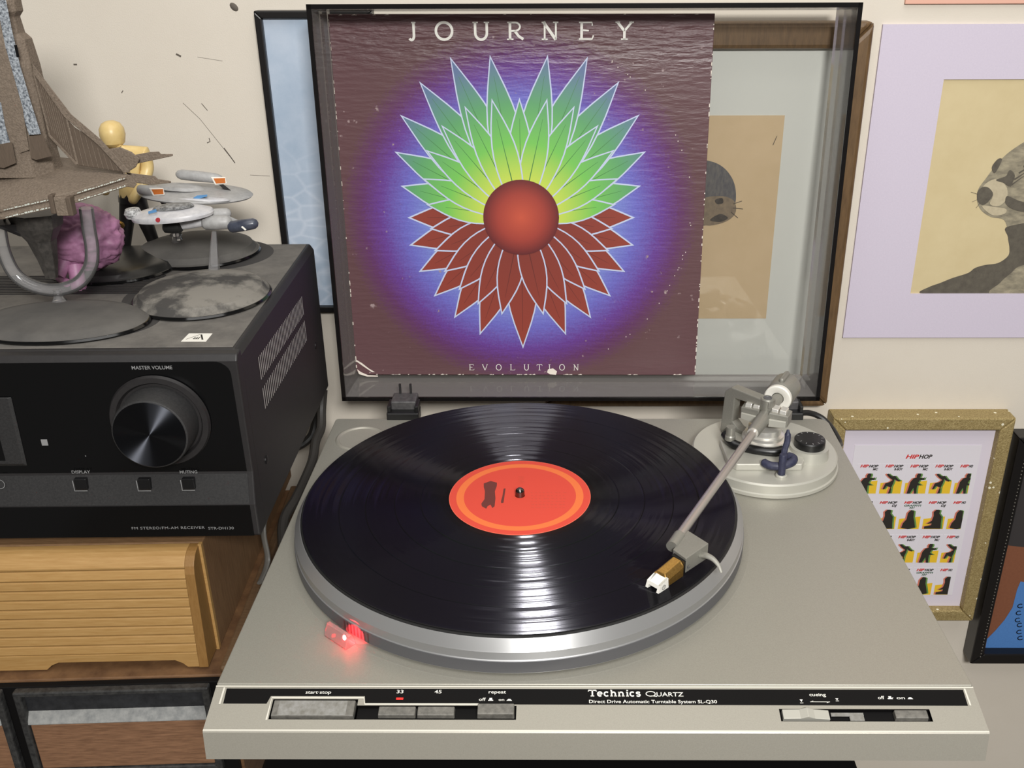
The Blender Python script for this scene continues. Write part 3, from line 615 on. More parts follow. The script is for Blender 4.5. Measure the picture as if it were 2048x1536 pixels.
for k in range(11):
    a = math.radians(-150+k*30); ribbon(mb, [(391.5+8.6*math.cos(a), 246.5+8.6*math.sin(a)), (391.5+10.6*math.cos(a), 246.5+10.6*math.sin(a))], .6, lambda x, y: (x, y, 27.1))
stuff(mb.build('dial_marks', M_GREYINK, TB))
# pivot post and rings
pv = Vector((359, 262, 40))
MB().lathe([(0,17),(17.5,17),(17.5,20.5),(15.5,21.5),(15.5,24),(13,25),(13,30),(0,30)], (pv.x, pv.y, 0), 48).build('pivot_column', M_CHROME, TB, smooth=30)
# yoke: C shaped bracket
yd = (Vector((333, 287, 0))-Vector((pv.x, pv.y, 0))); yl = yd.length; yd.normalize(); yn = Vector((-yd.y, yd.x, 0))
def yk(a, z, h): p = Vector((pv.x, pv.y, 0))+yd*a+yn*h; return (p.x, p.y, z)
cpoly = [(-4.5, 48), (-4.5, 53.5), (yl-4, 54.5), (yl+2, 49), (yl+4, 13), (yl-8, 13), (yl-14, 10), (8, 12), (8, 19), (yl-13, 23), (yl-9, 27), (yl-9.5, 47), (6, 47)]
cpoly2 = [(-5, 47.5), (-5, 53.5), (yl-5, 55), (yl+1, 50), (yl+3, 13), (yl-8, 13), (yl-9, 46.5)]
mb = MB(); mb.prism(cpoly2, -4.5, 4.5, yk)
mb.prism([(yl+3, 12), (2, 12), (2, 17), (yl-14, 21), (yl-8, 26)], -4.5, 4.5, yk)
mb.build('arm_yoke', M_GREY, TB, bevel=.9)
MB().lathe([(0,44),(5.4,44),(5.6,45),(5.6,53.8),(5,54.6),(0,54.6)], (pv.x, pv.y, 0), 28).build('yoke_bearing', M_GREY, TB, smooth=30)
MB().lathe([(0,54.6),(3.4,54.6),(3.4,55.0),(2.4,55.0),(2.2,54.7),(0,54.7)], (pv.x, pv.y, 0), 24).build('bearing_screw', M_ALUD, TB, smooth=30)
# cue lift bar and arm rest
pts = [at(1450, 868, z=24), at(1462, 884, z=22), at(1480, 893, z=20), at(1510, 900, z=20), at(1545, 904, z=20), at(1566, 900, z=21)]
MB().tube(spline(pts, 5), 3.6, 12).build('cue_lift', M_BLACK, TB, smooth=True)
MB().lathe([(0,11.8),(4.2,11.8),(4.2,15),(3.6,16),(3.6,23),(0,23)], at(1458, 905, z=12), 20).build('lift_post', M_GREY, TB, smooth=30)
q = at(1562, 953, z=11.8)
MB().lathe([(0,11.8),(4.4,11.8),(4.4,13.4),(3.8,14),(0,14)], (q.x, q.y, 0), 24).build('rest_collar', M_LGREY, TB, smooth=30)
AR = lab(MB().lathe([(0,13.8),(2.9,13.8),(2.9,30),(2.4,31),(0,31)], (q.x, q.y, 0), 20).build('arm_rest', M_NAVY, TB, smooth=30), 'navy blue arm rest post')
mb = MB(); mb.tube(spline([(q.x-13, q.y+9, 19.5), (q.x-8, q.y+4, 19), (q.x, q.y+2.5, 19.5), (q.x+8, q.y+5, 21), (q.x+10.5, q.y+10, 22), (q.x+6, q.y+14, 22)], 5), [2.2]*1+[3.3]*24+[2.0], 12)
mb.build('rest_arm', M_NAVY, AR, smooth=True)
mb = MB(); mb.tube(spline([(q.x+1, q.y+3, 24), (q.x+3, q.y+9, 30), (q.x+5.0, q.y+12, 36), (q.x+5.4, q.y+15, 44)], 5), [2.4]*14+[1.4, 1.0], 10); mb.build('rest_clip', M_NAVY, AR, smooth=True)
# tonearm
e_end = Vector((265.8, 82.5, 37.5)); ad = (e_end-pv).normalized(); an = Vector((-ad.y, ad.x, 0)).normalized()  # an: to the right of the headshell
TA = lab(MB().tube([pv+ad*14, e_end-ad*12], 3.1, 20).build('tonearm', M_TUBE, TT, smooth=True), 'straight polished tonearm tube')
def al(a, b, c): p = pv+ad*a+an*b; return (p.x, p.y, p.z+c)    # along / across / up
MB().tube([al(2, 0, 0), al(33, 0, 0), al(34.4, 0, 0), al(34.5, 0, 0)], [5.6, 4.9, 4.4, 3.2], 20).build('arm_collar', M_GREY, TA, smooth=30)
MB().tube([al(34.4, 0, 0), al(35.6, 0, 0)], 4.3, 20).build('collar_ring', M_CHROME, TA, smooth=30)
L = (e_end-pv).length
MB().tube([al(L-14, 0, 0), al(L-13.5, 0, 0), al(L, 0, -.4)], [3.2, 3.9, 3.9], 20).build('tube_socket', M_GREY, TA, smooth=30)
mb = MB()   # gimbal blocks either side of the pivot
GB = MB().box(-1, 1, -1, 1, -1, 1)
for sgn in (-1, 1):
    mb = MB(xf=al); mb.hexa([(-7, sgn*4, -6), (8, sgn*4, -6), (8, sgn*4, 6), (-7, sgn*4, 6)], [(-6, sgn*19, -4.5), (6, sgn*19, -4.5), (6, sgn*19, 5), (-6, sgn*19, 5)]); mb.build('gimbal_block', M_GREY, TA, bevel=.6)
    for k in (7.5, 13.8):
        mb = MB(xf=al); mb.hexa([(-5.6, sgn*(k-2.6), 4.8), (4.8, sgn*(k-2.6), 4.8), (3.6, sgn*(k-2.6), 8.2), (-4.2, sgn*(k-2.6), 8.2)], [(-5.6, sgn*(k+2.6), 4.6), (4.8, sgn*(k+2.6), 4.6), (3.6, sgn*(k+2.6), 7.8), (-4.2, sgn*(k+2.6), 7.8)]); mb.build('bearing_cap', M_CHROME, TA, bevel=.5)
    mb = MB(xf=al); mb.hexa([(8, sgn*5, -5), (10.4, sgn*5, -5), (10.4, sgn*5, 1.5), (8, sgn*5, 1.5)], [(6.6, sgn*18, -4), (8.4, sgn*18, -4), (8.4, sgn*18, 1.2), (6.6, sgn*18, 1.2)]); mb.build('side_plate', M_LGREY, TA, bevel=.4)
# counterweight and rear stub
CW = lab(MB().lathe([(0,-60),(9.6,-60),(11.8,-58.4),(11.8,-38),(11.0,-36.6),(0,-36.6)], pv, 40, axis=ad).build('counterweight', M_GREY, TA, smooth=30), 'grey round counterweight')
MB().lathe([(5,-36),(10.8,-36),(11.2,-35),(11.2,-31.4),(10.4,-30.6),(8.2,-30.6),(5,-32)], pv, 40, axis=ad, closed=True).build('scale_ring', M_WHITE, TA, smooth=30)
MB().tube([al(-8, 0, 0), al(-58, 0, 0)], 4.6, 18).build('rear_stub', M_GREY, TA, smooth=30)
MB(xf=al).box(-57, -38, -2.2, 2.2, 9, 15).build('weight_key', M_GREY, TA, bevel=2, segs=4)
# headshell with cartridge
def hp(u, v, z): return at(u, v, z=z)
A_, B_, C_, D_ = Vector((265.9, 78.0, 0)), Vector((277.6, 99.0, 0)), Vector((289.0, 84.0, 0)), Vector((273.0, 68.2, 0))
top = [(A_.x, A_.y, 38.4), (B_.x, B_.y, 38.8), (C_.x, C_.y, 38.8), (D_.x, D_.y, 38.2)]; bot = [(x, y, 27.4) for x, y, z in top]
HS = lab(MB().hexa(bot, top).build('headshell', M_GREY, TA, bevel=.5), 'squared grey headshell')
hd = (D_-C_).normalized(); hn = Vector((-hd.y, hd.x, 0))
if hn.x > 0: hn = -hn
fm = (A_+D_)/2
def hf(a, b, c): p = fm+hd*a+hn*b; return (p.x, p.y, c)    # forward / to the left / height
def hbox(a0, a1, b0, b1, c0, c1): return MB(xf=hf).box(a0, a1, b0, b1, c0, c1)
wv = (A_-D_).length
ext = []
mb = MB(xf=hf); wl = 5.6
hbox(-1, 2.2, -5.8, 4.4, 26.6, 36.4).build('cartridge_collar', M_BLACK, TA)
mb.hexa([(2, -5.6, 25.4), (2, -5.6, 33.2), (2, -3, 36.2), (2, 2.8, 36.2), (2, 4.2, 34), (2, 4.2, 25.4)], [(19, -5.6, 25.2), (19, -5.6, 30), (17.5, -3, 33.4), (17.5, 2.8, 33.4), (19, 4.2, 32), (19, 4.2, 25.2)])
CT = lab(mb.build('cartridge', M_GOLD, TA, bevel=.5), 'gold cartridge body')
mb = MB(xf=hf)
mb.hexa([(16.6, -5.9, 24.9), (17.4, -5.9, 32), (24.8, -5.9, 29.6), (26.4, -5.9, 25.2), (24.4, -5.9, 24.9)], [(16.6, -4.2, 24.9), (17.4, -4.2, 32), (24.8, -4.2, 29.6), (26.4, -4.2, 25.2), (24.4, -4.2, 24.9)])
mb.hexa([(16.6, 2.6, 24.9), (17.4, 2.6, 32), (24.8, 2.6, 29.6), (26.4, 2.6, 25.2), (24.4, 2.6, 24.9)], [(16.6, 4.4, 24.9), (17.4, 4.4, 32), (24.8, 4.4, 29.6), (26.4, 4.4, 25.2), (24.4, 4.4, 24.9)])
mb.hexa([(17.4, -5.9, 32), (24.8, -5.9, 29.6), (25.5, -5.9, 27.4), (19, -5.9, 28.4)], [(17.4, 4.4, 32), (24.8, 4.4, 29.6), (25.5, 4.4, 27.4), (19, 4.4, 28.4)])
lab(mb.build('stylus_guard', M_WHITE, CT, bevel=.3), 'white stylus holder')
mb = MB()
for (f0, s0, c0) in ((21.4, -6.05, 27.4),): ribbon(mb, [(f0+a, c0+b) for a, b in arc(0, 0, 1.5, 1.5, 0, 360, 16)], .35, lambda a, c: hf(a, s0, c)); ribbon(mb, [(f0+a, c0+b) for a, b in arc(0, 0, .6, .8, 0, 300, 10)], .3, lambda a, c: hf(a, s0, c))
stuff(mb.build('maker_mark', M_ALUD, CT))
mb = MB(); side = lambda s, c: tuple(D_+(C_-D_)*s+Vector((hn.x*-.1, hn.y*-.1, c)))
ribbon(mb, [(.14+a, 31+b) for a, b in arc(0, 0, .05, 1.3, 60, 330, 10)], .05, lambda a, c: side(a, c))
stuff(mb.build('shell_mark', M_ALUD, HS))
fl0 = D_+(C_-D_)*.66+Vector((0, 0, 34))
fp = spline([fl0, fl0-hn*4+Vector((0, 0, 1.4)), fl0-hn*9-hd*.5+Vector((0, 0, 1.0)), fl0-hn*14-hd*0+Vector((0, 0, -1.2)), fl0-hn*17.5+hd*1.5+Vector((0, 0, -4))], 5)
lab(MB().tube(fp, [2.5-1.7*i/len(fp) for i in range(len(fp))], 10, flat=.45).build('finger_lift', M_GREY, TA, smooth=True), 'curved finger lift')

# ------------------------------------------------------------------ record
def record_mat():
    """black vinyl: the walls of the groove are small mirrors tilted in and out along the radius"""
    m = bpy.data.materials.new('vinyl'); m.use_nodes = True; nt = m.node_tree; b = nt.nodes['Principled BSDF']; N = nt.nodes.new; Lk = nt.links.new
    b.inputs['Base Color'].default_value = (.003, .003, .004, 1); b.inputs['Specular IOR Level'].default_value = .03; b.inputs['Roughness'].default_value = .24
    tc = N('ShaderNodeTexCoord'); fl = N('ShaderNodeVectorMath'); fl.operation = 'MULTIPLY'; fl.inputs[1].default_value = (1, 1, 0); Lk(tc.outputs['Object'], fl.inputs[0])
    ln = N('ShaderNodeVectorMath'); ln.operation = 'LENGTH'; Lk(fl.outputs[0], ln.inputs[0])
    rd = N('ShaderNodeVectorMath'); rd.operation = 'NORMALIZE'; Lk(fl.outputs[0], rd.inputs[0])
    ns = N('ShaderNodeTexNoise'); ns.noise_dimensions = '1D'; ns.inputs['Scale'].default_value = 260; ns.inputs['Detail'].default_value = 6; ns.inputs['Roughness'].default_value = .7; Lk(ln.outputs['Value'], ns.inputs['W'])
    mr = N('ShaderNodeMapRange'); mr.inputs[1].default_value = .25; mr.inputs[2].default_value = .75; mr.inputs[3].default_value = math.radians(43); mr.inputs[4].default_value = math.radians(60); Lk(ns.outputs['Fac'], mr.inputs[0])
    sn = N('ShaderNodeMath'); sn.operation = 'SINE'; Lk(mr.outputs[0], sn.inputs[0]); cs = N('ShaderNodeMath'); cs.operation = 'COSINE'; Lk(mr.outputs[0], cs.inputs[0])
    up = N('ShaderNodeCombineXYZ'); Lk(cs.outputs[0], up.inputs[2]); last = b.outputs[0]
    for sg in (1, -1):
        k = N('ShaderNodeMath'); k.operation = 'MULTIPLY'; k.inputs[1].default_value = sg; Lk(sn.outputs[0], k.inputs[0])
        sc = N('ShaderNodeVectorMath'); sc.operation = 'SCALE'; Lk(rd.outputs[0], sc.inputs[0]); Lk(k.outputs[0], sc.inputs['Scale'])
        ad = N('ShaderNodeVectorMath'); ad.operation = 'ADD'; Lk(sc.outputs[0], ad.inputs[0]); Lk(up.outputs[0], ad.inputs[1])
        g = N('ShaderNodeBsdfGlossy'); g.inputs['Color'].default_value = (.033, .033, .037, 1); g.inputs['Roughness'].default_value = .18; Lk(ad.outputs[0], g.inputs['Normal'])
        sh = N('ShaderNodeAddShader'); Lk(last, sh.inputs[0]); Lk(g.outputs[0], sh.inputs[1]); last = sh.outputs[0]
    Lk(last, nt.nodes['Material Output'].inputs[0])
    return m
RC = thing('record', 'black vinyl record with red and orange centre label on the platter', 'record', (cx, cy, 23.8))
prof = [(3.4,23.9),(149.6,23.9),(150.5,24.4),(150.2,24.9),(148,25.0)]
for r in (126, 108, 88, 70): prof += [(r+.5, 25.0), (r+.3, 24.86), (r-.3, 24.86), (r-.5, 25.0)]
prof += [(56, 25.0), (54, 24.9), (50, 24.9), (3.4, 24.9)]
MB().lathe(prof, (cx, cy, 0), 192, closed=True).build('vinyl_disc', record_mat(), RC, smooth=20)
m = bpy.data.materials.new('label_paper'); m.use_nodes = True; nt = m.node_tree; b_ = nt.nodes['Principled BSDF']; b_.inputs['Roughness'].default_value = .6
tc = nt.nodes.new('ShaderNodeTexCoord'); sp = nt.nodes.new('ShaderNodeSeparateXYZ'); nt.links.new(tc.outputs['Object'], sp.inputs[0])
cb = nt.nodes.new('ShaderNodeCombineXYZ'); nt.links.new(sp.outputs[0], cb.inputs[0]); nt.links.new(sp.outputs[1], cb.inputs[1])
ln = nt.nodes.new('ShaderNodeVectorMath'); ln.operation = 'LENGTH'; nt.links.new(cb.outputs[0], ln.inputs[0])
mu = nt.nodes.new('ShaderNodeMath'); mu.operation = 'MULTIPLY'; mu.inputs[1].default_value = 20; nt.links.new(ln.outputs['Value'], mu.inputs[0])
cr = nt.nodes.new('ShaderNodeValToRGB'); cr.color_ramp.interpolation = 'CONSTANT'; e = cr.color_ramp.elements
red, org = rgb(216, 72, 55), rgb(232, 116, 60)
e[0].color = red; e[1].position = .79; e[1].color = org; e.new(.895).color = red; e.new(.99).color = rgb(240, 110, 84)
nt.links.new(mu.outputs[0], cr.inputs[0]); nt.links.new(cr.outputs[0], b_.inputs['Base Color'])
lab(MB().lathe([(3.5,24.9),(50,24.9),(50,25.06),(49.6,25.12),(3.5,25.12)], (cx, cy, 0), 128, closed=True).build('record_label', m, RC, smooth=20), 'red paper label with orange ring')
M_LINK = mat('label_ink', rgb(104, 48, 42), .6)
mb = MB(); z_ = 25.2
def lpoly(pts, m=0): mb.flat([tuple(at(860+u/5.69, 900+v/5.69, z=z_)) for u, v in pts], m)
lpoly([(612,380),(690,352),(762,372),(760,410),(738,470),(745,550),(735,640),(710,660),(688,620),(655,640),(640,668),(590,640),(584,610),(620,560),(625,470),(612,420)])
lpoly([(838,440),(860,436),(848,520),(836,600),(810,604),(808,580),(825,520)])
stuff(mb.build('label_print', M_LINK, RC))
M_LINK2 = mat('label_fine_print', rgb(206, 76, 58), .6)
mb = MB()
for r0 in range(6):
    for c0 in range(9):
        u, v = 1150+c0*46+random.uniform(-8, 8), 480+r0*34; wd = random.uniform(14, 34)
        lpoly([(u, v), (u+wd, v+2), (u+wd, v+10), (u, v+8)])
for k in range(6): lpoly([(1000+random.uniform(-30, 50), 300+k*14), (1060+random.uniform(-20, 40), 302+k*14), (1060, 308+k*14), (1000, 306+k*14)])
stuff(mb.build('label_small_print', M_LINK2, RC))

# ------------------------------------------------------------------ album sleeve
so = Vector((8.0, 395.5, 14.4)); stt = .052; srr = -.0014; SW_ = 313.5
ea = Vector((1, 0, 0))*math.cos(srr)+Vector((0, math.sin(stt), math.cos(stt)))*math.sin(srr); eb = Vector((0, math.sin(stt), math.cos(stt))); en = Vector((0, -math.cos(stt), math.sin(stt)))
def sf(a, b, n=0): return tuple(so+ea*a+eb*b+en*n)
AS = thing('album_sleeve', 'worn square purple and maroon album sleeve propped inside the open turntable lid', 'album sleeve', tuple(so))
m = bpy.data.materials.new('sleeve_print'); m.use_nodes = True; nt = m.node_tree; b_ = nt.nodes['Principled BSDF']; b_.inputs['Roughness'].default_value = .36
tc = nt.nodes.new('ShaderNodeTexCoord'); mp = nt.nodes.new('ShaderNodeMapping'); mp.inputs['Location'].default_value = (-.1545, 0, -.147); nt.links.new(tc.outputs['Object'], mp.inputs[0])
mp2 = nt.nodes.new('ShaderNodeVectorMath'); mp2.operation = 'MULTIPLY'; mp2.inputs[1].default_value = (1, 0, 1); nt.links.new(mp.outputs[0], mp2.inputs[0])
ln = nt.nodes.new('ShaderNodeVectorMath'); ln.operation = 'LENGTH'; nt.links.new(mp2.outputs[0], ln.inputs[0])
ns = nt.nodes.new('ShaderNodeTexNoise'); ns.inputs['Scale'].default_value = 700; nt.links.new(tc.outputs['Object'], ns.inputs['Vector'])
ma = nt.nodes.new('ShaderNodeMath'); ma.operation = 'MULTIPLY_ADD'; ma.inputs[1].default_value = .02; nt.links.new(ns.outputs['Fac'], ma.inputs[0]); nt.links.new(ln.outputs['Value'], ma.inputs[2])
mu = nt.nodes.new('ShaderNodeMath'); mu.operation = 'MULTIPLY'; mu.inputs[1].default_value = 5.0; nt.links.new(ma.outputs[0], mu.inputs[0])
cr = nt.nodes.new('ShaderNodeValToRGB'); e = cr.color_ramp.elements; e[0].position = .22; e[0].color = rgb(188, 200, 226); e[1].position = .82; e[1].color = rgb(96, 68, 71)
e.new(.40).color = rgb(128, 150, 212); e.new(.55).color = rgb(108, 106, 190); e.new(.66).color = rgb(102, 62, 142); e.new(.74).color = rgb(96, 54, 96)
nt.links.new(mu.outputs[0], cr.inputs[0])
sc_ = nt.nodes.new('ShaderNodeTexNoise'); sc_.inputs['Scale'].default_value = 130; sc_.inputs['Detail'].default_value = 8; nt.links.new(tc.outputs['Object'], sc_.inputs['Vector'])
cr2 = nt.nodes.new('ShaderNodeValToRGB'); cr2.color_ramp.elements[0].position = .69; cr2.color_ramp.elements[1].position = .74; nt.links.new(sc_.outputs['Fac'], cr2.inputs[0])
mxc = nt.nodes.new('ShaderNodeMix'); mxc.data_type = 'RGBA'; nt.links.new(cr2.outputs[0], mxc.inputs[0]); nt.links.new(cr.outputs[0], mxc.inputs[6]); mxc.inputs[7].default_value = rgb(160, 140, 140); nt.links.new(mxc.outputs[2], b_.inputs['Base Color'])
b2 = nt.nodes.new('ShaderNodeTexNoise'); b2.inputs['Scale'].default_value = 55; b2.inputs['Detail'].default_value = 7; mpb = nt.nodes.new('ShaderNodeMapping'); mpb.inputs['Scale'].default_value = (1, 1, 5)
nt.links.new(tc.outputs['Object'], mpb.inputs[0]); nt.links.new(mpb.outputs[0], b2.inputs['Vector'])
szp = nt.nodes.new('ShaderNodeSeparateXYZ'); nt.links.new(tc.outputs['Object'], szp.inputs[0]); stn = nt.nodes.new('ShaderNodeMapRange'); stn.inputs[1].default_value = .265; stn.inputs[2].default_value = .312; stn.inputs[3].default_value = .18; stn.inputs[4].default_value = 1.0; nt.links.new(szp.outputs[2], stn.inputs[0])
bp = nt.nodes.new('ShaderNodeBump'); bp.inputs['Strength'].default_value = .22; bp.inputs['Distance'].default_value = .003; nt.links.new(stn.outputs[0], bp.inputs['Strength']); nt.links.new(b2.outputs['Fac'], bp.inputs['Height']); nt.links.new(bp.outputs[0], b_.inputs['Normal'])
outl = [(2.5, 0), (SW_, 0), (SW_, SW_), (0, SW_), (0, 8), (.4, 3)]
mb = MB(); mb.hexa([sf(a, b, -3) for a, b in outl], [sf(a, b, 0) for a, b in outl]); mb.build('card', m, AS, bevel=.4)
ac = (154.5, 147.0)
def leaf(ang, r0, r1, wd, n=9):
    out = []
    for side in (1, -1):
        rng = range(n+1) if side == 1 else range(n-1, 0, -1)
        for i in rng:
            t = i/n; hw = wd*.5*(math.sin(math.pi*min(1, t*.62+.16))**.8)*(1-t**3) if t < 1 else 0
            rr = r0+(r1-r0)*t; out.append((ac[0]+rr*math.cos(ang)-side*hw*math.sin(ang), ac[1]+rr*math.sin(ang)+side*hw*math.cos(ang)))
    return out
def petal_mat(name, stops):
    m = bpy.data.materials.new(name); m.use_nodes = True; nt = m.node_tree; b = nt.nodes['Principled BSDF']; b.inputs['Roughness'].default_value = .45
    tc = nt.nodes.new('ShaderNodeTexCoord'); mp = nt.nodes.new('ShaderNodeMapping'); mp.inputs['Location'].default_value = (-.1545, 0, -.147); nt.links.new(tc.outputs['Object'], mp.inputs[0])
    k = nt.nodes.new('ShaderNodeVectorMath'); k.operation = 'MULTIPLY'; k.inputs[1].default_value = (5, 0, 5); nt.links.new(mp.outputs[0], k.inputs[0])
    ln = nt.nodes.new('ShaderNodeVectorMath'); ln.operation = 'LENGTH'; nt.links.new(k.outputs[0], ln.inputs[0])
    cr = nt.nodes.new('ShaderNodeValToRGB'); e = cr.color_ramp.elements
    e[0].position, e[0].color = stops[0]; e[1].position, e[1].color = stops[-1]
    for p, c in stops[1:-1]: e.new(p).color = c
    nt.links.new(ln.outputs['Value'], cr.inputs[0]); nt.links.new(cr.outputs[0], b.inputs['Base Color']); return m
M_PG = petal_mat('petal_green', [(.16, rgb(196, 214, 84)), (.32, rgb(116, 192, 86)), (.48, rgb(92, 158, 104)), (.66, rgb(92, 112, 150))])
M_PR = petal_mat('petal_red', [(.16, rgb(128, 54, 44)), (.6, rgb(146, 62, 48))])
M_PW = mat('petal_outline', rgb(190, 200, 226), .5)
M_VG = mat('vein_green', rgb(62, 122, 62), .5); M_VR = mat('vein_red', rgb(98, 38, 32), .5)
hgt = [0.10]
def petal(deg, r1, wd, m, mv):
    a = math.radians(deg); h = hgt[0]; hgt[0] += .012
    P = MB(); P.flat([sf(p, q, h+.006) for p, q in leaf(a, 18, r1, wd)]); p = P.build('petal', m, AS)
    O = MB(); O.flat([sf(p, q, h) for p, q in leaf(a, 16, r1+3.2, wd+2.6)]); O.build('petal_outline', M_PW, p)
    V = MB(); c, s = math.cos(a), math.sin(a); ribbon(V, [(ac[0]+r*c, ac[1]+r*s) for r in (28, r1-14)], [.9, .25], lambda x, y: sf(x, y, h+.009)); V.build('petal_vein', mv, p)
for dg, r in ((180, 96), (194, 99), (208, 101), (222, 104), (236, 108), (250, 112), (360, 96), (346, 99), (332, 101), (318, 104), (304, 108), (290, 112), (270, 118)): petal(dg, r, 30, M_PR, M_VR)
for dg, r in ((187, 78), (201, 80), (215, 82), (229, 84), (243, 86), (353, 78), (339, 80), (325, 82), (311, 84), (297, 86), (258, 88), (282, 88)): petal(dg, r, 24, M_PR, M_VR)
for dg, r in ((15, 104), (28, 118), (41, 130), (54, 138), (67, 142), (165, 104), (152, 118), (139, 130), (126, 138), (113, 142), (80, 134), (100, 134)): petal(dg, r, 30, M_PG, M_VG)
for dg, r in ((8, 80), (22, 88), (36, 96), (50, 100), (64, 102), (172, 80), (158, 88), (144, 96), (130, 100), (116, 102), (90, 98), (77, 100), (103, 100)): petal(dg, r, 22, M_PG, M_VG)
mb = MB(); mb.flat([sf(ac[0]+a, ac[1]+b, hgt[0]+.03) for a, b in arc(0, 0, 33, 33, 0, 350, 40)])
lab(mb.build('centre_disc', petal_mat('disc_red', [(.0, rgb(196, 84, 60)), (.1, rgb(160, 62, 50)), (.165, rgb(96, 34, 36))]), AS), 'plain dark red disc in the middle of the artwork')
def px_ab(u, v):   # point on the sleeve face
    p = atp(u, v, so, en)-so; return p.dot(ea), p.dot(eb)
b0 = px_ab(1040, 79)[1]; b1 = px_ab(1040, 43)[1]
for ch, u, wu in zip('JOURNEY', (826, 889, 963, 1031, 1101, 1173, 1250), (20, 34, 32, 32, 32, 30, 32)):
    mb = MB(); a = px_ab(u, 60)[0]; stroke_text(mb, ch, a, b0, wu/2.36, b1-b0, 2.1, lambda x, y: sf(x, y, .25)); mb.build('letter', M_INK, AS)
mb = MB(); b0 = px_ab(1040, 740)[1]; b1 = px_ab(1040, 728)[1]
for ch, u in zip('EVOLUTION', (943, 970, 997.5, 1025, 1053, 1079, 1099, 1124, 1152)):
    stroke_text(mb, ch, px_ab(u, 734)[0], b0, 5.0 if ch != 'I' else 4, b1-b0, .62, lambda x, y: sf(x, y, .25))
stuff(mb.build('lettering', M_INK, AS))
mb = MB(); M_WORN = mat('worn_card', rgb(226, 216, 204), .8)
def worn(pts): mb.flat([sf(*px_ab(u, v), .2) for u, v in pts])
worn([(1096,738),(1106,736),(1114,742),(1112,749),(1100,748),(1094,744)])
for k in range(46):
    a = random.uniform(0, SW_); l = random.uniform(1, 5); b = random.choice([0, 0, 0, SW_-1.0]); mb.flat([sf(a, b+.1, .2), sf(a+l, b+.2, .2), sf(a+l*.7, b+random.uniform(.4, 1.2), .2)])
for k in range(70):
    b = random.uniform(2, SW_); l = random.uniform(.6, 4); a = random.choice([0.1, SW_-.9]); mb.flat([sf(a, b, .2), sf(a+.8, b+.1, .2), sf(a+.7, b+l, .2), sf(a, b+l*.9, .2)])
worn([(712,719),(724,726),(738,737),(750,744),(744,744),(726,732),(712,722)])
worn([(714,738),(722,744),(736,750),(756,751),(756,753),(734,753),(718,748)])
for k in range(26):    # ring wear
    t = math.radians(random.uniform(-60, 60)); r = 146+random.uniform(-1, 1); a, b = 156+r*math.cos(t), 150+r*math.sin(t)
    if a < SW_-2: mb.flat([sf(a, b, .2), sf(a+.6, b+.2, .2), sf(a+.5, b+1.1, .2), sf(a-.1, b+.9, .2)])
stuff(mb.build('worn_marks', M_WORN, AS))
# ------------------------------------------------------------------ receiver on the left
def yawed(ox, oy, yaw):
    c, s = math.cos(yaw), math.sin(yaw)
    return lambda x, y, z: (ox+x*c-y*s, oy+x*s+y*c, z)
rx = yawed(-6, 127, .02)
def rl(u, v, y=0.0):     # pixel on the plane y_local = y -> local x, z
    p = atp(u, v, rx(0, y, 0), (-math.sin(.02), math.cos(.02), 0)); d = p-Vector((-6, 127, 0)); c, s = math.cos(.02), math.sin(.02)
    return d.x*c+d.y*s, p.z
RV = thing('receiver', 'dusty black stereo receiver with a large volume knob, left of the turntable', 'receiver', rx(-215, 118, 10))
mb = MB(xf=rx); hz0, hz1 = 18, 150
mb.prism([(-430, hz0), (0, hz0), (0, hz1-5), (-3, hz1), (-427, hz1), (-430, hz1-5)], 8, 236, lambda p, q, h: (p, h, q)); mb.build('case', M_RCV, RV, bevel=1.5, segs=3)
mb = MB(xf=rx); mb.box(-424, -5, 11, 233, hz1-.3, hz1+.5); mb.build('case_top', M_RTOP, RV, bevel=.4)
# front moulding, in profile
prof = [(10, hz0), (-3.0, hz0), (-5, hz0+2), (-5, 43.5), (-.4, 64), (0, 66), (0, 145), (2.5, 149), (10, 149.5)]
mb = MB(xf=rx); mb.hexa([(-430, y, z) for y, z in prof], [(0, y, z) for y, z in prof]); FP = mb.build('front_panel', M_RCV, RV, bevel=1.2, segs=3)
def rpoly(name, pts, y0, y1, m, par, bev=0):
    mb = MB(xf=rx); mb.hexa([(x, y0, z) for x, z in pts], [(x, y1, z) for x, z in pts]); return mb.build(name, m, par, bevel=bev)
ur = arc(-15, 136, 10, 9, 90, 0, 6)
rpoly('gloss_panel', [(-420, 66.5), (-4.2, 66.5)] + ur[::-1] + [(-420, 145)], -.5, 1, M_GLOSS, FP)
mb = MB(xf=rx); mb.add([(-424, -.75, 64.8), (-4, -.75, 64.8), (-4, -5.3, 44.2), (-424, -5.3, 44.2)], [(0, 1, 2, 3)]); mb.build('dusty_band', M_BAND, FP)
rpoly('lower_panel', [(-424, 19.5), (-4, 19.5), (-4, 43.2), (-424, 43.2)], -5.5, -4, M_GLOSS, FP)
# display window
x0, z0 = rl(20, 905); x1, z1 = rl(64, 762)
mb = MB(xf=rx); mb.hexa([(-300, -.7, 122), (-145, -.7, 122), (-146, -.7, 72), (-300, -.7, 72)], [(-300, -2.2, 122), (-147, -2.2, 122), (-148, -2.2, 74.5), (-300, -2.2, 74.5)])
DW = mb.build('display_window', M_BAND, FP, bevel=.5)
rpoly('display_glass', [(-300, 77), (-158.5, 77), (-158.5, 121), (-300, 121)], -2.4, -2.1, M_GLOSS, DW)
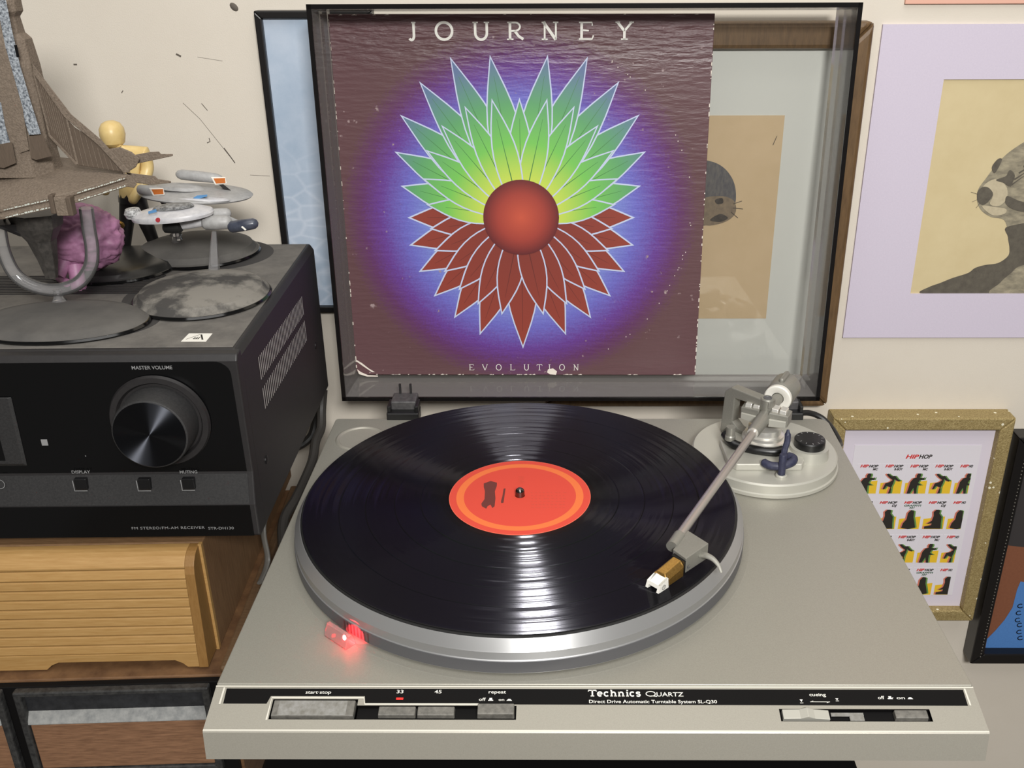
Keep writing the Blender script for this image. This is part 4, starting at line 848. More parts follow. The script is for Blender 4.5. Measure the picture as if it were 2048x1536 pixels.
# volume knob
kx, kz = rl(322, 840)
def kl(prof, name, m, par, seg=64):
    c = rx(kx, 0, kz); return MB().lathe(prof, c, seg, axis=Vector(rx(0, -1, 0))-Vector(rx(0, 0, 0))).build(name, m, par, smooth=30)
KR = kl([(25,.4),(30.5,.4),(32,1.4),(31,3.4),(27.5,3.4),(26,1.0),(0,1.0)], 'knob_ring', M_RCV, RV)
KB = kl([(0,1),(24.4,1),(24.0,18.5),(23.4,20.2),(22.6,20.6),(0,20.6)], 'volume_knob', M_BAND, RV)
def turned(name):
    m = bpy.data.materials.new(name); m.use_nodes = True; nt = m.node_tree; b = nt.nodes['Principled BSDF']
    b.inputs['Base Color'].default_value = rgb(70, 72, 78); b.inputs['Metallic'].default_value = 1; b.inputs['Roughness'].default_value = .46; b.inputs['Anisotropic'].default_value = 1.0; b.inputs['Anisotropic Rotation'].default_value = .25
    tg = nt.nodes.new('ShaderNodeTangent'); tg.direction_type = 'RADIAL'; tg.axis = 'Y'; nt.links.new(tg.outputs[0], b.inputs['Tangent']); return m
kc = Vector(rx(kx, -20.7, kz))
KF = MB().lathe([(0,0),(22.4,0),(22.4,.3),(0,.3)], kc, 64, axis=Vector(rx(0, -1, 0))-Vector(rx(0, 0, 0))); 
o = KF.build('knob_face', turned('turned_metal'), KB, smooth=30)
for v_ in o.data.vertices: v_.co -= (kc-BASE[RV])*S
o.location = (kc-BASE[RV])*S
# small keys and legends
for u, v in ((163, 967), (290, 967), (378, 966)):
    x, z = rl(u, v, -3); kb = rpoly('push_key', [(x-4, z-4), (x+4, z-4), (x+4, z+4), (x-4, z+4)], -4.6, -1, M_BLACK, RV, .5)
    mb = MB(xf=rx); yy = -5.2; ribbon(mb, [(x-4.3, z+3.5), (x-4.3, z-4.3), (x+4, z-4.3)], .6, lambda a, b: (a, yy+(b-z)*.0, b)); stuff(mb.build('key_edge', M_GREYINK, kb))
x, z = rl(90, 884); rpoly('power_light', [(x-2, z-2.2), (x+2, z-2.2), (x+2, z+2.2), (x-2, z+2.2)], -.8, 0, M_GREYINK, FP)
mb = MB(xf=rx)
def rt(body, u0, u1, v, h, y, **k):
    a, z = rl(u0, v, y); b, _ = rl(u1, v, y); text(mb, body, a, b, z, h, lambda x, zz: (x, y, zz), **k)
rt('MASTER VOLUME', 264, 345, 739, 2.4, -.75, bold=.01); rt('MUTING', 360, 395, 947, 2.2, -2.4, bold=.01); rt('DISPLAY', 144, 181, 947, 2.2, -2.4, bold=.01)
rt('FM STEREO/FM-AM RECEIVER', 264, 410, 1059, 2.0, -5.7, bold=.0, space=1.1); rt('STR-DH130', 417, 468, 1059, 2.0, -5.7, bold=.0)
x, z = rl(2, 965, -3); ribbon(mb, [(x+a, z+b) for a, b in arc(0, 0, 3.4, 3.4, 0, 360, 18)], .4, lambda a, b: (a, -5.2, b))
x, z = rl(172, 911, 0); mb.flat([(x+.4*math.cos(k), -.7, z+.4*math.sin(k)) for k in range(6)])
stuff(lab(mb.build('lettering', M_GREYINK, FP), 'small grey printed legends'))
# side and top vents
mb = MB()
for row, (za, zb, zc, zd) in enumerate(((129.0, 112.5, 124.5, 109.0), (106.0, 90.5, 104.0, 86.5))):
    n = 33 if row == 0 else 31
    for k in range(n):
        t = k/(n-1); y = 43+t*132; a = za+(zc-za)*t; b = zb+(zd-zb)*t
        mb.add([rx(.12, y, a), rx(.12, y+1.5, a), rx(.12, y+1.5, b), rx(.12, y, b)], [(0, 1, 2, 3)])
stuff(lab(mb.build('side_vents', mat('vent_light', rgb(196, 194, 190), .5), RV), 'two rows of pale narrow side vents'))
mb = MB(xf=rx)
for k in range(12): mb.box(-230, -95, 112+k*3.6, 113.4+k*3.6, hz1+.4, hz1+1.2)
stuff(mb.build('top_vents', M_RCV, RV))
for x, y in ((-30, 20), (-30, 205)): MB().lathe([(0,10.2),(9,10.2),(10,12),(10,18.2),(0,18.2)], rx(x, y, 0), 24).build('foot', M_BLACK, RV, smooth=30)
mb = MB(xf=rx); mb.lathe([(0,0),(3,0),(3,.6),(1,1)], (0, 30, 58), 12, axis=(1, 0, 0)); mb.lathe([(0,0),(3,0),(3,.6),(1,1)], (0, 205, 70), 12, axis=(1, 0, 0)); stuff(mb.build('case_screws', M_BLACK, RV, smooth=30))
M_PATCH = mat('dark_patch', rgb(56, 54, 53), .8)  # darker flat ovals on the case top, offset from the display bases
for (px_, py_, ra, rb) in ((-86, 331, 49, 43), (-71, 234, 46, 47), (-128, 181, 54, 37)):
    mb = MB(); mb.lathe([(0, hz1+.45), (1, hz1+.45), (1, hz1+.56), (0, hz1+.56)], (0, 0, 0), 48); mb.v = [Vector((px_+p.x*ra, py_+p.y*rb, p.z)) for p in mb.v]; mb.build('dark_oval', M_PATCH, RV)
# warning sticker
q = [at(*p, z=hz1+.6) for p in ((362, 683), (412, 683), (425, 667), (378, 667))]
mb = MB(); mb.hexa([(p.x, p.y, hz1+.5) for p in q], [(p.x, p.y, hz1+.7) for p in q]); STK = lab(mb.build('warning_sticker', M_WHITE, RV), 'small white warning sticker')
mb = MB()
def st(a, b): p = q[0]+(q[1]-q[0])*a+(q[3]-q[0])*b; return (p.x, p.y, hz1+.75)
ribbon(mb, [(.12, .25), (.5, .85)], .03, st); ribbon(mb, [(.55, .85), (.8, .2)], .07, st); ribbon(mb, [(.38, .3), (.62, .3)], .05, st)
for k in range(3): ribbon(mb, [(.4+k*.09, .28), (.42+k*.09, .55)], .04, st)
stuff(mb.build('sticker_print', M_SIL, STK))

# ------------------------------------------------------------------ oak fronted box under the receiver
bx_ = yawed(-48.5, 128, .034)
BX = thing('storage_box', 'wooden media box with ribbed light oak front, under the receiver', 'box', bx_(-140, 110, -79))
mb = MB(xf=bx_); mb.box(-360, 0, 0, 242, -79, 10); mb.build('carcass', M_CABSIDE, BX, bevel=.8)
# door: upper rounded board and ten ribs, all following one curved profile
def prof_at(z):   # y of the front face
    pts = [(-86, -25.2), (-71, -24.4), (-50, -22.6), (-24, -21.0), (-3, -19.6), (3, -17.6), (8, -12.5), (10, -6.0)]
    for (a, ya), (b, yb) in zip(pts, pts[1:]):
        if z <= b: return ya+(yb-ya)*max(0, (z-a))/(b-a)
    return pts[-1][1]
prof = [(-1.2, 10), (-6, 10), (-9.5, 9.4), (-13, 7.8), (-16, 5.2), (-17.8, 2.4), (-17.8, 1), (-1.2, 1)]
mb = MB(xf=bx_); mb.hexa([(-340, y, z) for y, z in prof], [(-8, y, z) for y, z in prof]); DR = lab(mb.build('door', M_OAK, BX, bevel=.3), 'ribbed light oak roll front')
zs = [1.0-7.3*k for k in range(10)]
for k in range(9):
    za, zb = zs[k], zs[k+1]; g = 1.1
    p = [(-1.2, za-g), (prof_at(za)+1.2, za-g), (prof_at(za)+.25, za-g-.6), (prof_at(zb)+.25, zb+.5), (prof_at(zb)+1.0, zb), (-1.2, zb)]
    mb = MB(xf=bx_); mb.hexa([(-340, y, z) for y, z in p], [(-8, y, z) for y, z in p]); mb.build('slat', M_OAK, DR)
# bottom rail with its cut-out
zb = zs[9]
rail = [(-340, zb-.5), (-8, zb-.5), (-8, -77.3), (-16, -77.3), (-19, -74), (-24, -71.3), (-104, -71.3), (-109, -73.6), (-113, -77.3), (-340, -77.3)]
mb = MB(xf=bx_); mb.hexa([(x, prof_at(zb), z) for x, z in rail], [(x, -3, z) for x, z in rail]); mb.build('bottom_rail', M_OAK, DR, bevel=.3)
mb = MB(xf=bx_); mb.box(-339, -8.4, -14.5, -1.5, -64, 1.5); mb.build('door_core', M_DARKWOOD, DR)
ends = [(-1.2, 10), (-6, 10), (-9.5, 9.4), (-13, 7.8), (-16, 5.2), (-17.8, 2.4)] + [(prof_at(z)+.2, z) for z in (-3, -24, -50, -77.3)] + [(-1.2, -77.3)]
mb = MB(xf=bx_); mb.hexa([(-8, y, z) for y, z in ends], [(-1.5, y, z) for y, z in ends]); lab(mb.build('door_end', M_OAKD, BX, bevel=.4), 'smooth oak end cheek of the ribbed front')
mb = MB(xf=bx_); mb.box(-2.2, .3, -4, -.2, -79, 10.4); mb.build('edge_strip', M_OAK, BX, bevel=.3)

# ------------------------------------------------------------------ drawer cabinet at the bottom
cb_ = yawed(-44, 96, .045)
CB = thing('drawer_cabinet', 'walnut cassette cabinet with black framed drawers, at the bottom left', 'cabinet', cb_(-150, 110, -900))
mb = MB(xf=cb_); mb.box(-380, 10, 2, 250, -300, -79.4); mb.build('carcass', M_CABWOOD, CB, bevel=1)
mb = MB(xf=cb_); mb.box(4, 11, 4, 250, -79.4, -74.8); lab(mb.build('top_moulding', mat('tan_moulding', rgb(118, 92, 66), .5, noise=(80, rgb(92, 70, 50), .2), stretch=(1, 8, 1)), CB, bevel=1.5), 'tan edge moulding')
mb = MB(xf=cb_); mb.box(-380, 10, 2, 250, -900, -300); mb.build('plinth', M_DARKWOOD, CB)
M_DFRAME = mat('drawer_frame_black', rgb(30, 30, 31), .5, noise=(240, rgb(62, 62, 61), .18))
M_DUST = mat('dusty_lip', rgb(110, 112, 112), .75, noise=(160, rgb(150, 150, 147), .2))
M_VEN = mat('walnut_veneer', rgb(104, 74, 54), .5, noise=(60, rgb(150, 112, 84), .22), stretch=(1.2, 1, 13))
M_RECESS = mat('drawer_recess', rgb(22, 23, 26), .6, noise=(160, rgb(44, 45, 48), .2))
mb = MB(xf=cb_); mb.box(-380, 8, -3, 2.4, -170, -81); mb.build('drawer_rail', M_MATTE, CB, bevel=.6)
for k in range(3):
    x1 = -1.5-k*140; x0 = x1-132
    mb = MB(xf=cb_); y0_, y1_ = -9, -3      # one moulded frame
    o_ = [(x0, -158), (x1, -158), (x1, -81.3), (x0, -81.3)]; i_ = [(x0+5, -152), (x1-5, -152), (x1-5, -85), (x0+5, -85)]
    vs = [(x, y, z) for y in (y0_, y1_) for ring_ in (o_, i_) for x, z in ring_]; fs = []
    for q in range(4):
        r = (q+1) % 4; fs += [(q, r, 4+r, 4+q), (8+q, 12+q, 12+r, 8+r), (q, 8+q, 8+r, r), (4+q, 4+r, 12+r, 12+q)]
    mb.add(vs, fs); DRW = mb.build('drawer', M_DFRAME, CB, bevel=1.2)
    mb = MB(xf=cb_); mb.box(x0+4, x1-4, -3.6, -2.8, -106, -84); mb.build('finger_recess', M_RECESS, DRW)
    mb = MB(xf=cb_); mb.hexa([(x0+4, -3.2, -101), (x1-4, -3.2, -101), (x1-4, -3.2, -113), (x0+4, -3.2, -113)], [(x0+5, -4, -102), (x1-5, -4, -102), (x1-5, -9.5, -109), (x0+5, -9.5, -109)]); mb.build('handle_lip', M_DUST, DRW, bevel=.7)
    mb = MB(xf=cb_); mb.box(x0+5.5, x1-5.5, -7, -3, -151.5, -111.5); mb.build('veneer_front', M_VEN, DRW, bevel=.6)

# ------------------------------------------------------------------ cables
def cable(label, pts, r, m, flat=1.0, n=7):
    P = spline(pts, n); o = MB().tube(P, r, 10, flat=flat).build('cable', m, smooth=True, base=tuple(P[0])); return tag(o, label, 'cable', None)
M_CAB = mat('black_cable', rgb(30, 29, 28), .45); M_CABG = mat('grey_cable', rgb(112, 110, 105), .5)
cable('black lead arching over the back right corner of the turntable', [at(1560, 834, y=330), at(1590, 828, y=338), at(1618, 826, y=346), at(1642, 835, y=346), at(1660, 852, y=340), at(1672, 870, y=328), at(1680, 888, y=316), (432, 300, -14), (433, 290, -40), (436, 300, -90)], 2.6, M_CAB)
cable('thick black lead looping behind the receiver down to the floor', [at(643, 770, y=400), at(636, 812, y=398), at(631, 845, y=396), at(624, 870, y=392), at(608, 886, y=388), at(590, 896, y=386), at(560, 915, y=390)], 4.0, M_CAB)
cable('dark grey lead running along the left side of the turntable', [at(646, 780, y=392), at(643, 820, y=385), at(642, 856, y=372), at(631, 884, y=352), at(625, 920, y=330), at(608, 962, y=300), at(590, 1000, y=270), at(566, 1048, y=240), (-16, 190, -60), (-14, 150, -90)], 4.2, mat('dark_grey_cable', rgb(62, 59, 56), .5))
cable('pale grey flat lead hanging in front of the walnut box side', [at(598, 880, x=-34), at(583, 906, x=-34), at(570, 936, x=-35), at(553, 968, x=-36), at(544, 1004, x=-36), at(530, 1038, x=-37), at(527, 1068, x=-37), at(535, 1112, x=-36), at(532, 1136, x=-36), at(520, 1165, x=-37)], 3.2, M_CABG, flat=.55)

# ------------------------------------------------------------------ display bases and models on the receiver
TZ = hz1+.6
def dome(c, rx_, ry_, h, name, m, par, seg=64):
    prof = [(0, TZ), (1.0, TZ), (1.02, TZ+1.0), (1.0, TZ+2.6), (.96, TZ+3.4)] + [(math.cos(math.radians(a)), TZ+3.4+h*math.sin(math.radians(a))**1.0) for a in (25, 40, 55, 70, 80)] + [(0, TZ+3.4+h)]
    mb = MB(); mb.lathe([(r, z) for r, z in prof], (0, 0, 0), seg)
    mb.v = [Vector((c[0]+p.x*rx_, c[1]+p.y*ry_, p.z)) for p in mb.v]
    o = mb.build(name, m, par, smooth=35, base=(c[0], c[1], TZ)); mb = MB()
    mb.lathe([(.9, TZ), (1.012, TZ), (1.035, TZ+1.2), (1.012, TZ+2.5), (.98, TZ+2.7)], (0, 0, 0), seg)
    mb.v = [Vector((c[0]+p.x*rx_, c[1]+p.y*ry_, p.z)) for p in mb.v]; mb.build('base_rim', M_GLOSS, o, smooth=35)
    return o
def disc_top(h): return TZ+3.4+h
# 1 tall brown model on a clear stand
c1 = (-137, 176)
BS = thing('model_spaceship', 'large dusty brown model spacecraft with a tall tower on a clear stand', 'model spaceship', (c1[0], c1[1], TZ))
dome(c1, 57, 37, 5, 'display_base', M_DISC, BS)
YS = 207   # plane of the model
def sp(u, v, dy=0): return at(u, v, y=YS+dy)
def loft(rings, name, m, par, bev=0, smooth=False):
    mb = MB(); n = len(rings[0]); vs = [tuple(p) for r in rings for p in r]
    fs = [(i*n+k, i*n+(k+1) % n, (i+1)*n+(k+1) % n, (i+1)*n+k) for i in range(len(rings)-1) for k in range(n)] + [tuple(range(n))[::-1], tuple((len(rings)-1)*n+k for k in range(n))]
    mb.add(vs, fs); return mb.build(name, m, par, bevel=bev, smooth=smooth)
def ring(u, v, hw, hd, dy=0):   # eight sided tower section, half width hw (mm), half depth hd
    p = sp(u, v); return [Vector((p.x+a*hw, p.y+dy+b*hd, p.z)) for a, b in ((1, -.35), (.62, -1), (-.62, -1), (-1, -.35), (-1, .35), (-.62, 1), (.62, 1), (1, .35))]
edge_r = [(345, 116, 44), (300, 103, 35), (270, 97, 30), (200, 82, 11), (131, 65, -6), (78, 50, -9), (66, 38, -14), (33, 28, -20), (22, 33, -21), (0, 28, -27), (-60, 5, -40)]
tower = [(c_, v_, (u_-c_)/2.87, (u_-c_)/4.2) for v_, u_, c_ in edge_r]
loft([ring(*t) for t in tower], 'tower', M_BROWN, BS, .6)
def panel(name, quads, dy, m):
    mb = MB(); mb.hexa([tuple(sp(u, v, dy)) for u, v in quads], [tuple(sp(u, v, dy+2.5)) for u, v in quads]); return mb.build(name, m, BS)
panel('speckled_panel', [(0, 0), (12, 0), (24, 60), (40, 130), (62, 205), (82, 268), (58, 270), (38, 205), (18, 130), (6, 70), (0, 40)], -16.6, M_GRIT)
panel('speckled_panel', [(-40, 190), (2, 205), (10, 250), (20, 285), (-12, 292), (-30, 250)], -17.2, M_GRIT)
panel('slot', [(28, 90), (34, 90), (39, 114), (33, 114)], -17.0, M_MATTE)
panel('buttress', [(-10, 290), (24, 284), (32, 326), (8, 336), (-10, 334)], -21, M_BROWND); panel('buttress', [(58, 272), (86, 270), (104, 312), (72, 320), (62, 316)], -20, M_BROWND)
panel('tower_ridge', [(0, 90), (12, 98), (45, 215), (58, 300), (40, 306), (18, 210), (0, 130)], -17.6, M_BROWN)
# saucer hull: a many sided lens with a sharp right tip
HR = [(-200, 395, -10), (-120, 420, -30), (0, 416, -38), (108, 392, -36), (146, 383, -32), (254, 350, -8), (236, 336, 14), (160, 318, 34), (30, 306, 42), (-110, 320, 36), (-190, 350, 16)]
HC = sp(10, 352)
def hullring(k, zz):
    out = []
    for u, v, dy in HR:
        p = sp(u, v, dy); q_ = HC.lerp(p, k); out.append(Vector((q_.x, q_.y, q_.z+zz)))
    return out
loft([hullring(.3, 5), hullring(.55, 3.6), hullring(.85, 1.4), hullring(1.0, 0), hullring(1.0, -2.6), hullring(.975, -3.2), hullring(.975, -4.6), hullring(1.0, -5.2), hullring(1.0, -7.4), hullring(.85, -9.5), hullring(.5, -11)], 'saucer_hull', M_BROWN, BS, .4)
# window rows on the rim
mb = MB()
for zz in (-1.9, -6.7):
    R = hullring(1.004, zz)
    for i in (1, 2, 4):
        p, q_ = R[i], R[i+1]; d = (q_-p).length; t = .06
        while t < .92:
            l = random.uniform(.5, 2.4)/d; a, b = p+(q_-p)*t+Vector((0, -.15, 0)), p+(q_-p)*min(t+l, .94)+Vector((0, -.15, 0)); h_ = random.choice([.5, .8, 1.0])
            mb.add([tuple(a), tuple(b), tuple(b+Vector((0, 0, h_))), tuple(a+Vector((0, 0, h_)))], [(0, 1, 2, 3)]); t += l+random.uniform(.25, .8)/d
stuff(mb.build('window_rows', M_CREAM, BS))
# struts over the rim
for u, v, w_ in ((106, 408, 1.6), (126, 412, 4.2), (140, 412, 1.8)):
    p = sp(u, v, -37); MB().box(p.x-w_, p.x+w_, p.y-2, p.y+4, p.z-6, p.z+6).build('rim_clamp', M_BROWND if w_ < 3 else M_BROWN, BS, bevel=.6)
# swept fin with thin frame
def plate(name, pts, dy, th, m, bev=.3):
    mb = MB(); mb.hexa([tuple(sp(u, v, dy)) for u, v in pts], [tuple(sp(u, v, dy+th)) for u, v in pts]); return mb.build(name, m, BS, bevel=bev)
plate('fin', [(66, 144), (128, 231), (150, 255), (200, 286), (250, 344), (158, 331), (98, 271), (91, 240)], -7, 4, M_BROWND)
plate('fin_edge', [(64, 126), (142, 228), (202, 279), (262, 345), (247, 346), (196, 290), (128, 234), (66, 146)], -8.5, 6, M_BROWN)
plate('fin_edge', [(64, 143), (68, 143), (94, 240), (101, 270), (156, 328), (152, 331), (97, 273), (90, 242)], -8.2, 5, M_BROWN); plate('fin_rib', [(130, 234), (136, 240), (158, 331), (152, 327)], -8.0, 5, M_BROWN)
mb = MB()
for k in range(9):
    t = (k+1)/10; a = (66+(128-66)*t, 146+(232-146)*t); b = (93+(150-93)*t, 246+(322-246)*t) if k < 9 else a
    for off in (0,): 
        P = [sp(*a, -7.3), sp(*b, -7.3)]; ribbon(mb, [(p.x, p.z) for p in P], .35, lambda x, z: (x, YS-7.3, z))
for k in range(8):
    t = (k+1)/9; a = (134+(244-134)*t, 238+(342-238)*t); b = (157+(247-157)*t, 330+(344-330)*t)
    P = [sp(*a, -7.3), sp(*b, -7.3)]; ribbon(mb, [(p.x, p.z) for p in P], .35, lambda x, z: (x, YS-7.3, z))
stuff(mb.build('fin_lines', M_BROWN, BS))
plate('rear_plate', [(216, 298), (240, 294), (264, 304), (280, 318), (272, 334), (256, 344), (236, 330)], 6, 5, M_BROWN, .8)
plate('spike', [(256, 312), (300, 304), (318, 303), (322, 308), (346, 308), (346, 312), (318, 318), (262, 330)], 10, 5, M_BROWN); plate('spike', [(252, 345), (310, 352), (316, 358), (342, 362), (342, 366), (300, 370), (262, 364)], -2, 5, M_BROWN)
plate('tip_block', [(246, 344), (262, 352), (274, 368), (268, 376), (248, 372)], -8, 8, M_BROWN)
# dark machinery underneath and clear U stand
loft([[Vector((p.x+a*w_, p.y+b*w_, p.z)) for a, b in ((1, -.6), (0, -1), (-1, -.6), (-1, .6), (0, 1), (1, .6))] for p, w_ in ((sp(70, 425), 15), (sp(78, 452), 13), (sp(84, 480), 8), (sp(96, 520), 5.5), (sp(104, 556), 3.5))], 'under_pylon', mat('dark_machinery', rgb(44, 42, 40), .35, noise=(260, rgb(78, 74, 70), .2)), BS, .5)
loft([[Vector((p.x+a*w_, p.y+b*w_, p.z)) for a, b in ((1, -.6), (0, -1), (-1, -.6), (-1, .6), (0, 1), (1, .6))] for p, w_ in ((sp(20, 440), 14), (sp(40, 455), 9), (sp(62, 470), 6))], 'under_boom', M_RCV, BS, .5)
mb = MB(); mb.tube(spline([sp(172, 416, -4), sp(178, 460, -4), sp(184, 500, -4), sp(180, 535, -4), sp(155, 567, -4), sp(112, 580, -4), sp(66, 572, -4), sp(30, 548, -4), sp(8, 505, -4), sp(-2, 455, -4), sp(-4, 425, -4)], 6), 4.6, 14)
lab(mb.build('clear_cradle', M_CLEAR, BS, smooth=True), 'clear U shaped cradle')
p = sp(114, 582, -4); MB().lathe([(0, disc_top(5)-2.2), (5.4, disc_top(5)-2.2), (3.0, p.z-4), (2.6, p.z+1.2), (0, p.z+1.2)], (p.x, p.y, 0), 8).build('stand_peg', M_CLEAR, BS)

# 2 pale model on clear post, front right base
c2 = (-60, 229)
PS = thing('model_spaceship', 'small pale grey model spacecraft on a clear post with dusty round base', 'model spaceship', (c2[0], c2[1], TZ))
dome(c2, 46.5, 47.5, 9, 'display_base', M_DISCW, PS)
YP = 262
def pp(u, v, dy=0): return at(u, v, y=YP+dy)
def lens(c, a, b, prof, name, m, par, tilt=0, rot=0, seg=40):
    mb = MB(); mb.lathe(prof, (0, 0, 0), seg); R = Matrix.Rotation(math.radians(rot), 3, 'Z') @ Matrix.Rotation(math.radians(tilt), 3, 'Y')
    mb.v = [Vector(c)+R @ Vector((p.x*a, p.y*b, p.z)) for p in mb.v]; return mb.build(name, m, par, smooth=35)
p = pp(428, 547); mb = MB(); mb.hexa([(p.x-4, YP-3, TZ+6), (p.x+4, YP-3, TZ+6), (p.x+4, YP+3, TZ+6), (p.x-4, YP+3, TZ+6)], [tuple(pp(423, 462, -1.5)), tuple(pp(433, 462, -1.5)), tuple(pp(433, 462, 1.5)), tuple(pp(423, 462, 1.5))]); lab(mb.build('clear_post', M_CLEAR, PS, bevel=.8), 'clear tapering post')
cS = pp(345, 428); lens(cS, 30, 19, [(0,-3.4),(.7,-3.2),(.98,-2.2),(1.0,-.2),(.97,1.4),(.75,3.6),(.45,5.2),(0,5.6)], 'saucer', M_HULLW, PS, tilt=-4)
lens(pp(346, 412, -2), 15, 9, [(0,-1),(1,-1),(.9,.6),(.5,1.4),(0,1.6)], 'upper_deck', mat('dark_deck', rgb(74, 74, 74), .5, noise=(300, rgb(150, 150, 150), .12)), PS, tilt=-4)
lens(pp(266, 427, -2), 6, 7, [(0,-4),(.8,-3),(1,0),(.8,3.4),(0,4.6)], 'bow_cluster', mat('speckled_hull', rgb(120, 120, 120), .5, noise=(420, rgb(206, 206, 206), .1)), PS)
def capsule(a, b, r, name, m, par, seg=16, fl=1.0):
    a, b = Vector(a), Vector(b); d = b-a; return MB().tube([a, a+d*.04, a+d*.12, a+d*.5, a+d*.86, a+d*.96, b], [r*.3, r*.7, r*.95, r, r*.9, r*.6, r*.2], seg, flat=fl).build(name, m, par, smooth=40)
capsule(pp(326, 452, 2), pp(420, 440, 2), 4.6, 'lower_hull', M_HULLW, PS); capsule(pp(326, 452, 0), pp(366, 454, 0), 5.2, 'front_dish', M_DISCB, PS)
capsule(pp(404, 446, -2), pp(464, 444, -2), 5.4, 'engine_pod', M_HULL, PS); capsule(pp(410, 430, 6), pp(462, 426, 6), 4.2, 'engine_pod', M_HULL, PS)
capsule(pp(456, 455, -4), pp(516, 446, -4), 4.4, 'nacelle', M_NACELLE, PS); plate_ = MB().hexa([tuple(pp(448, 436, 0)), tuple(pp(472, 446, 0)), tuple(pp(476, 440, 0)), tuple(pp(458, 432, 0))], [tuple(pp(448, 436, 3)), tuple(pp(472, 446, 3)), tuple(pp(476, 440, 3)), tuple(pp(458, 432, 3))]).build('nacelle_strut', M_HULL, PS)
MB().hexa([tuple(pp(482, 454, -8.6)), tuple(pp(490, 461, -8.6)), tuple(pp(493, 459, -8.6)), tuple(pp(485, 452, -8.6))], [tuple(pp(482, 454, -6)), tuple(pp(490, 461, -6)), tuple(pp(493, 459, -6)), tuple(pp(485, 452, -6))]).build('nacelle_band', M_WHITE, PS)
MB().hexa([tuple(pp(296, 423, -15)), tuple(pp(312, 418, -15)), tuple(pp(314, 424, -15)), tuple(pp(297, 428, -15))], [tuple(pp(296, 423, -13)), tuple(pp(312, 418, -13)), tuple(pp(314, 424, -13)), tuple(pp(297, 428, -13))]).build('blue_marking', M_BLUE, PS)
MB().lathe([(0,-.6),(1.6,-.6),(1.6,.6),(0,.6)], pp(316, 440, -18.6), 12, axis=(0, 1, 0)).build('red_marking', M_RED, PS)

# 3 grey model behind, on the rear base
c3 = (-98, 334)
GS = thing('model_spaceship', 'small grey model spacecraft with orange tipped nacelles, behind the pale one', 'model spaceship', (c3[0], c3[1], TZ))
dome(c3, 48, 44, 10, 'display_base', M_DISC, GS)
YG = 325
def gp(u, v, dy=0): return at(u, v, y=YG+dy)
p = gp(352, 470); MB().lathe([(0, TZ+10), (4.6, TZ+10), (3.4, TZ+20), (5, p.z), (0, p.z)], (p.x, YG, 0), 18).build('clear_post', M_CLEAR, GS, smooth=30)
p = gp(352, 440); MB().lathe([(0, TZ+14), (2.6, TZ+14), (2.2, p.z+6), (0, p.z+6)], (p.x, YG, 0), 14).build('clear_stem', M_CLEAR, GS, smooth=30)
lens(gp(392, 388), 44, 30, [(0,-2.4),(.6,-2.2),(.97,-.8),(1.0,.4),(.97,1.5),(.7,3.4),(.3,4.6),(0,4.9)], 'saucer', M_HULL, GS, tilt=3)
lens(gp(360, 374, -4), 19, 10, [(0,-1),(1,-1),(.85,1.2),(.4,2.4),(0,2.6)], 'bridge_deck', M_HULL, GS, tilt=4)
lens(gp(392, 396, -20), 26, 7, [(0,-1),(1,-1),(.85,.4),(.4,.8),(0,.9)], 'hull_panel', M_HULLW, GS, tilt=2)
capsule(gp(352, 348, 6), gp(446, 358, 6), 4.2, 'nacelle', M_HULL, GS); capsule(gp(274, 378, -16), gp(326, 384, -16), 4.0, 'nacelle', M_HULL, GS)
for (u, v, dy) in ((316, 384, -20), (440, 362, 1)):
    mb = MB(); mb.hexa([tuple(gp(u-19, v-8, dy)), tuple(gp(u+11, v-8, dy)), tuple(gp(u+14, v+6, dy)), tuple(gp(u-10, v+8, dy))], [tuple(gp(u-19, v-8, dy+6)), tuple(gp(u+11, v-8, dy+6)), tuple(gp(u+14, v+6, dy+6)), tuple(gp(u-10, v+8, dy+6))]); nc = mb.build('nacelle_cap', M_WHITE, GS, bevel=.6)
    mb = MB(); mb.hexa([tuple(gp(u-13, v-5, dy-.4)), tuple(gp(u+10, v-6, dy-.4)), tuple(gp(u+11, v+4, dy-.4)), tuple(gp(u-8, v+5, dy-.4))], [tuple(gp(u-13, v-5, dy+.5)), tuple(gp(u+10, v-6, dy+.5)), tuple(gp(u+11, v+4, dy+.5)), tuple(gp(u-8, v+5, dy+.5))]); mb.build('orange_intake', M_ORANGE, nc)
for pts in (((310, 392), (320, 394), (338, 412), (326, 412)), ((436, 368), (446, 368), (466, 384), (456, 386))):
    mb = MB(); mb.hexa([tuple(gp(u, v, -14 if u < 400 else 2)) for u, v in pts], [tuple(gp(u, v, -10 if u < 400 else 6)) for u, v in pts]); mb.build('pylon', M_RCV, GS)
mb = MB(); pts = ((386, 396), (394, 391), (415, 389), (414, 393), (396, 398)); mb.hexa([tuple(gp(u, v, -24)) for u, v in pts], [tuple(gp(u, v, -20)) for u, v in pts]); mb.build('blue_marking', M_BLUE, GS)

# 4 loose black oval base
BB = tag(dome((-150, 297), 47, 43, 6, 'display_base', M_DISCB, None), 'glossy black display base lying behind the clear U cradle', 'base')

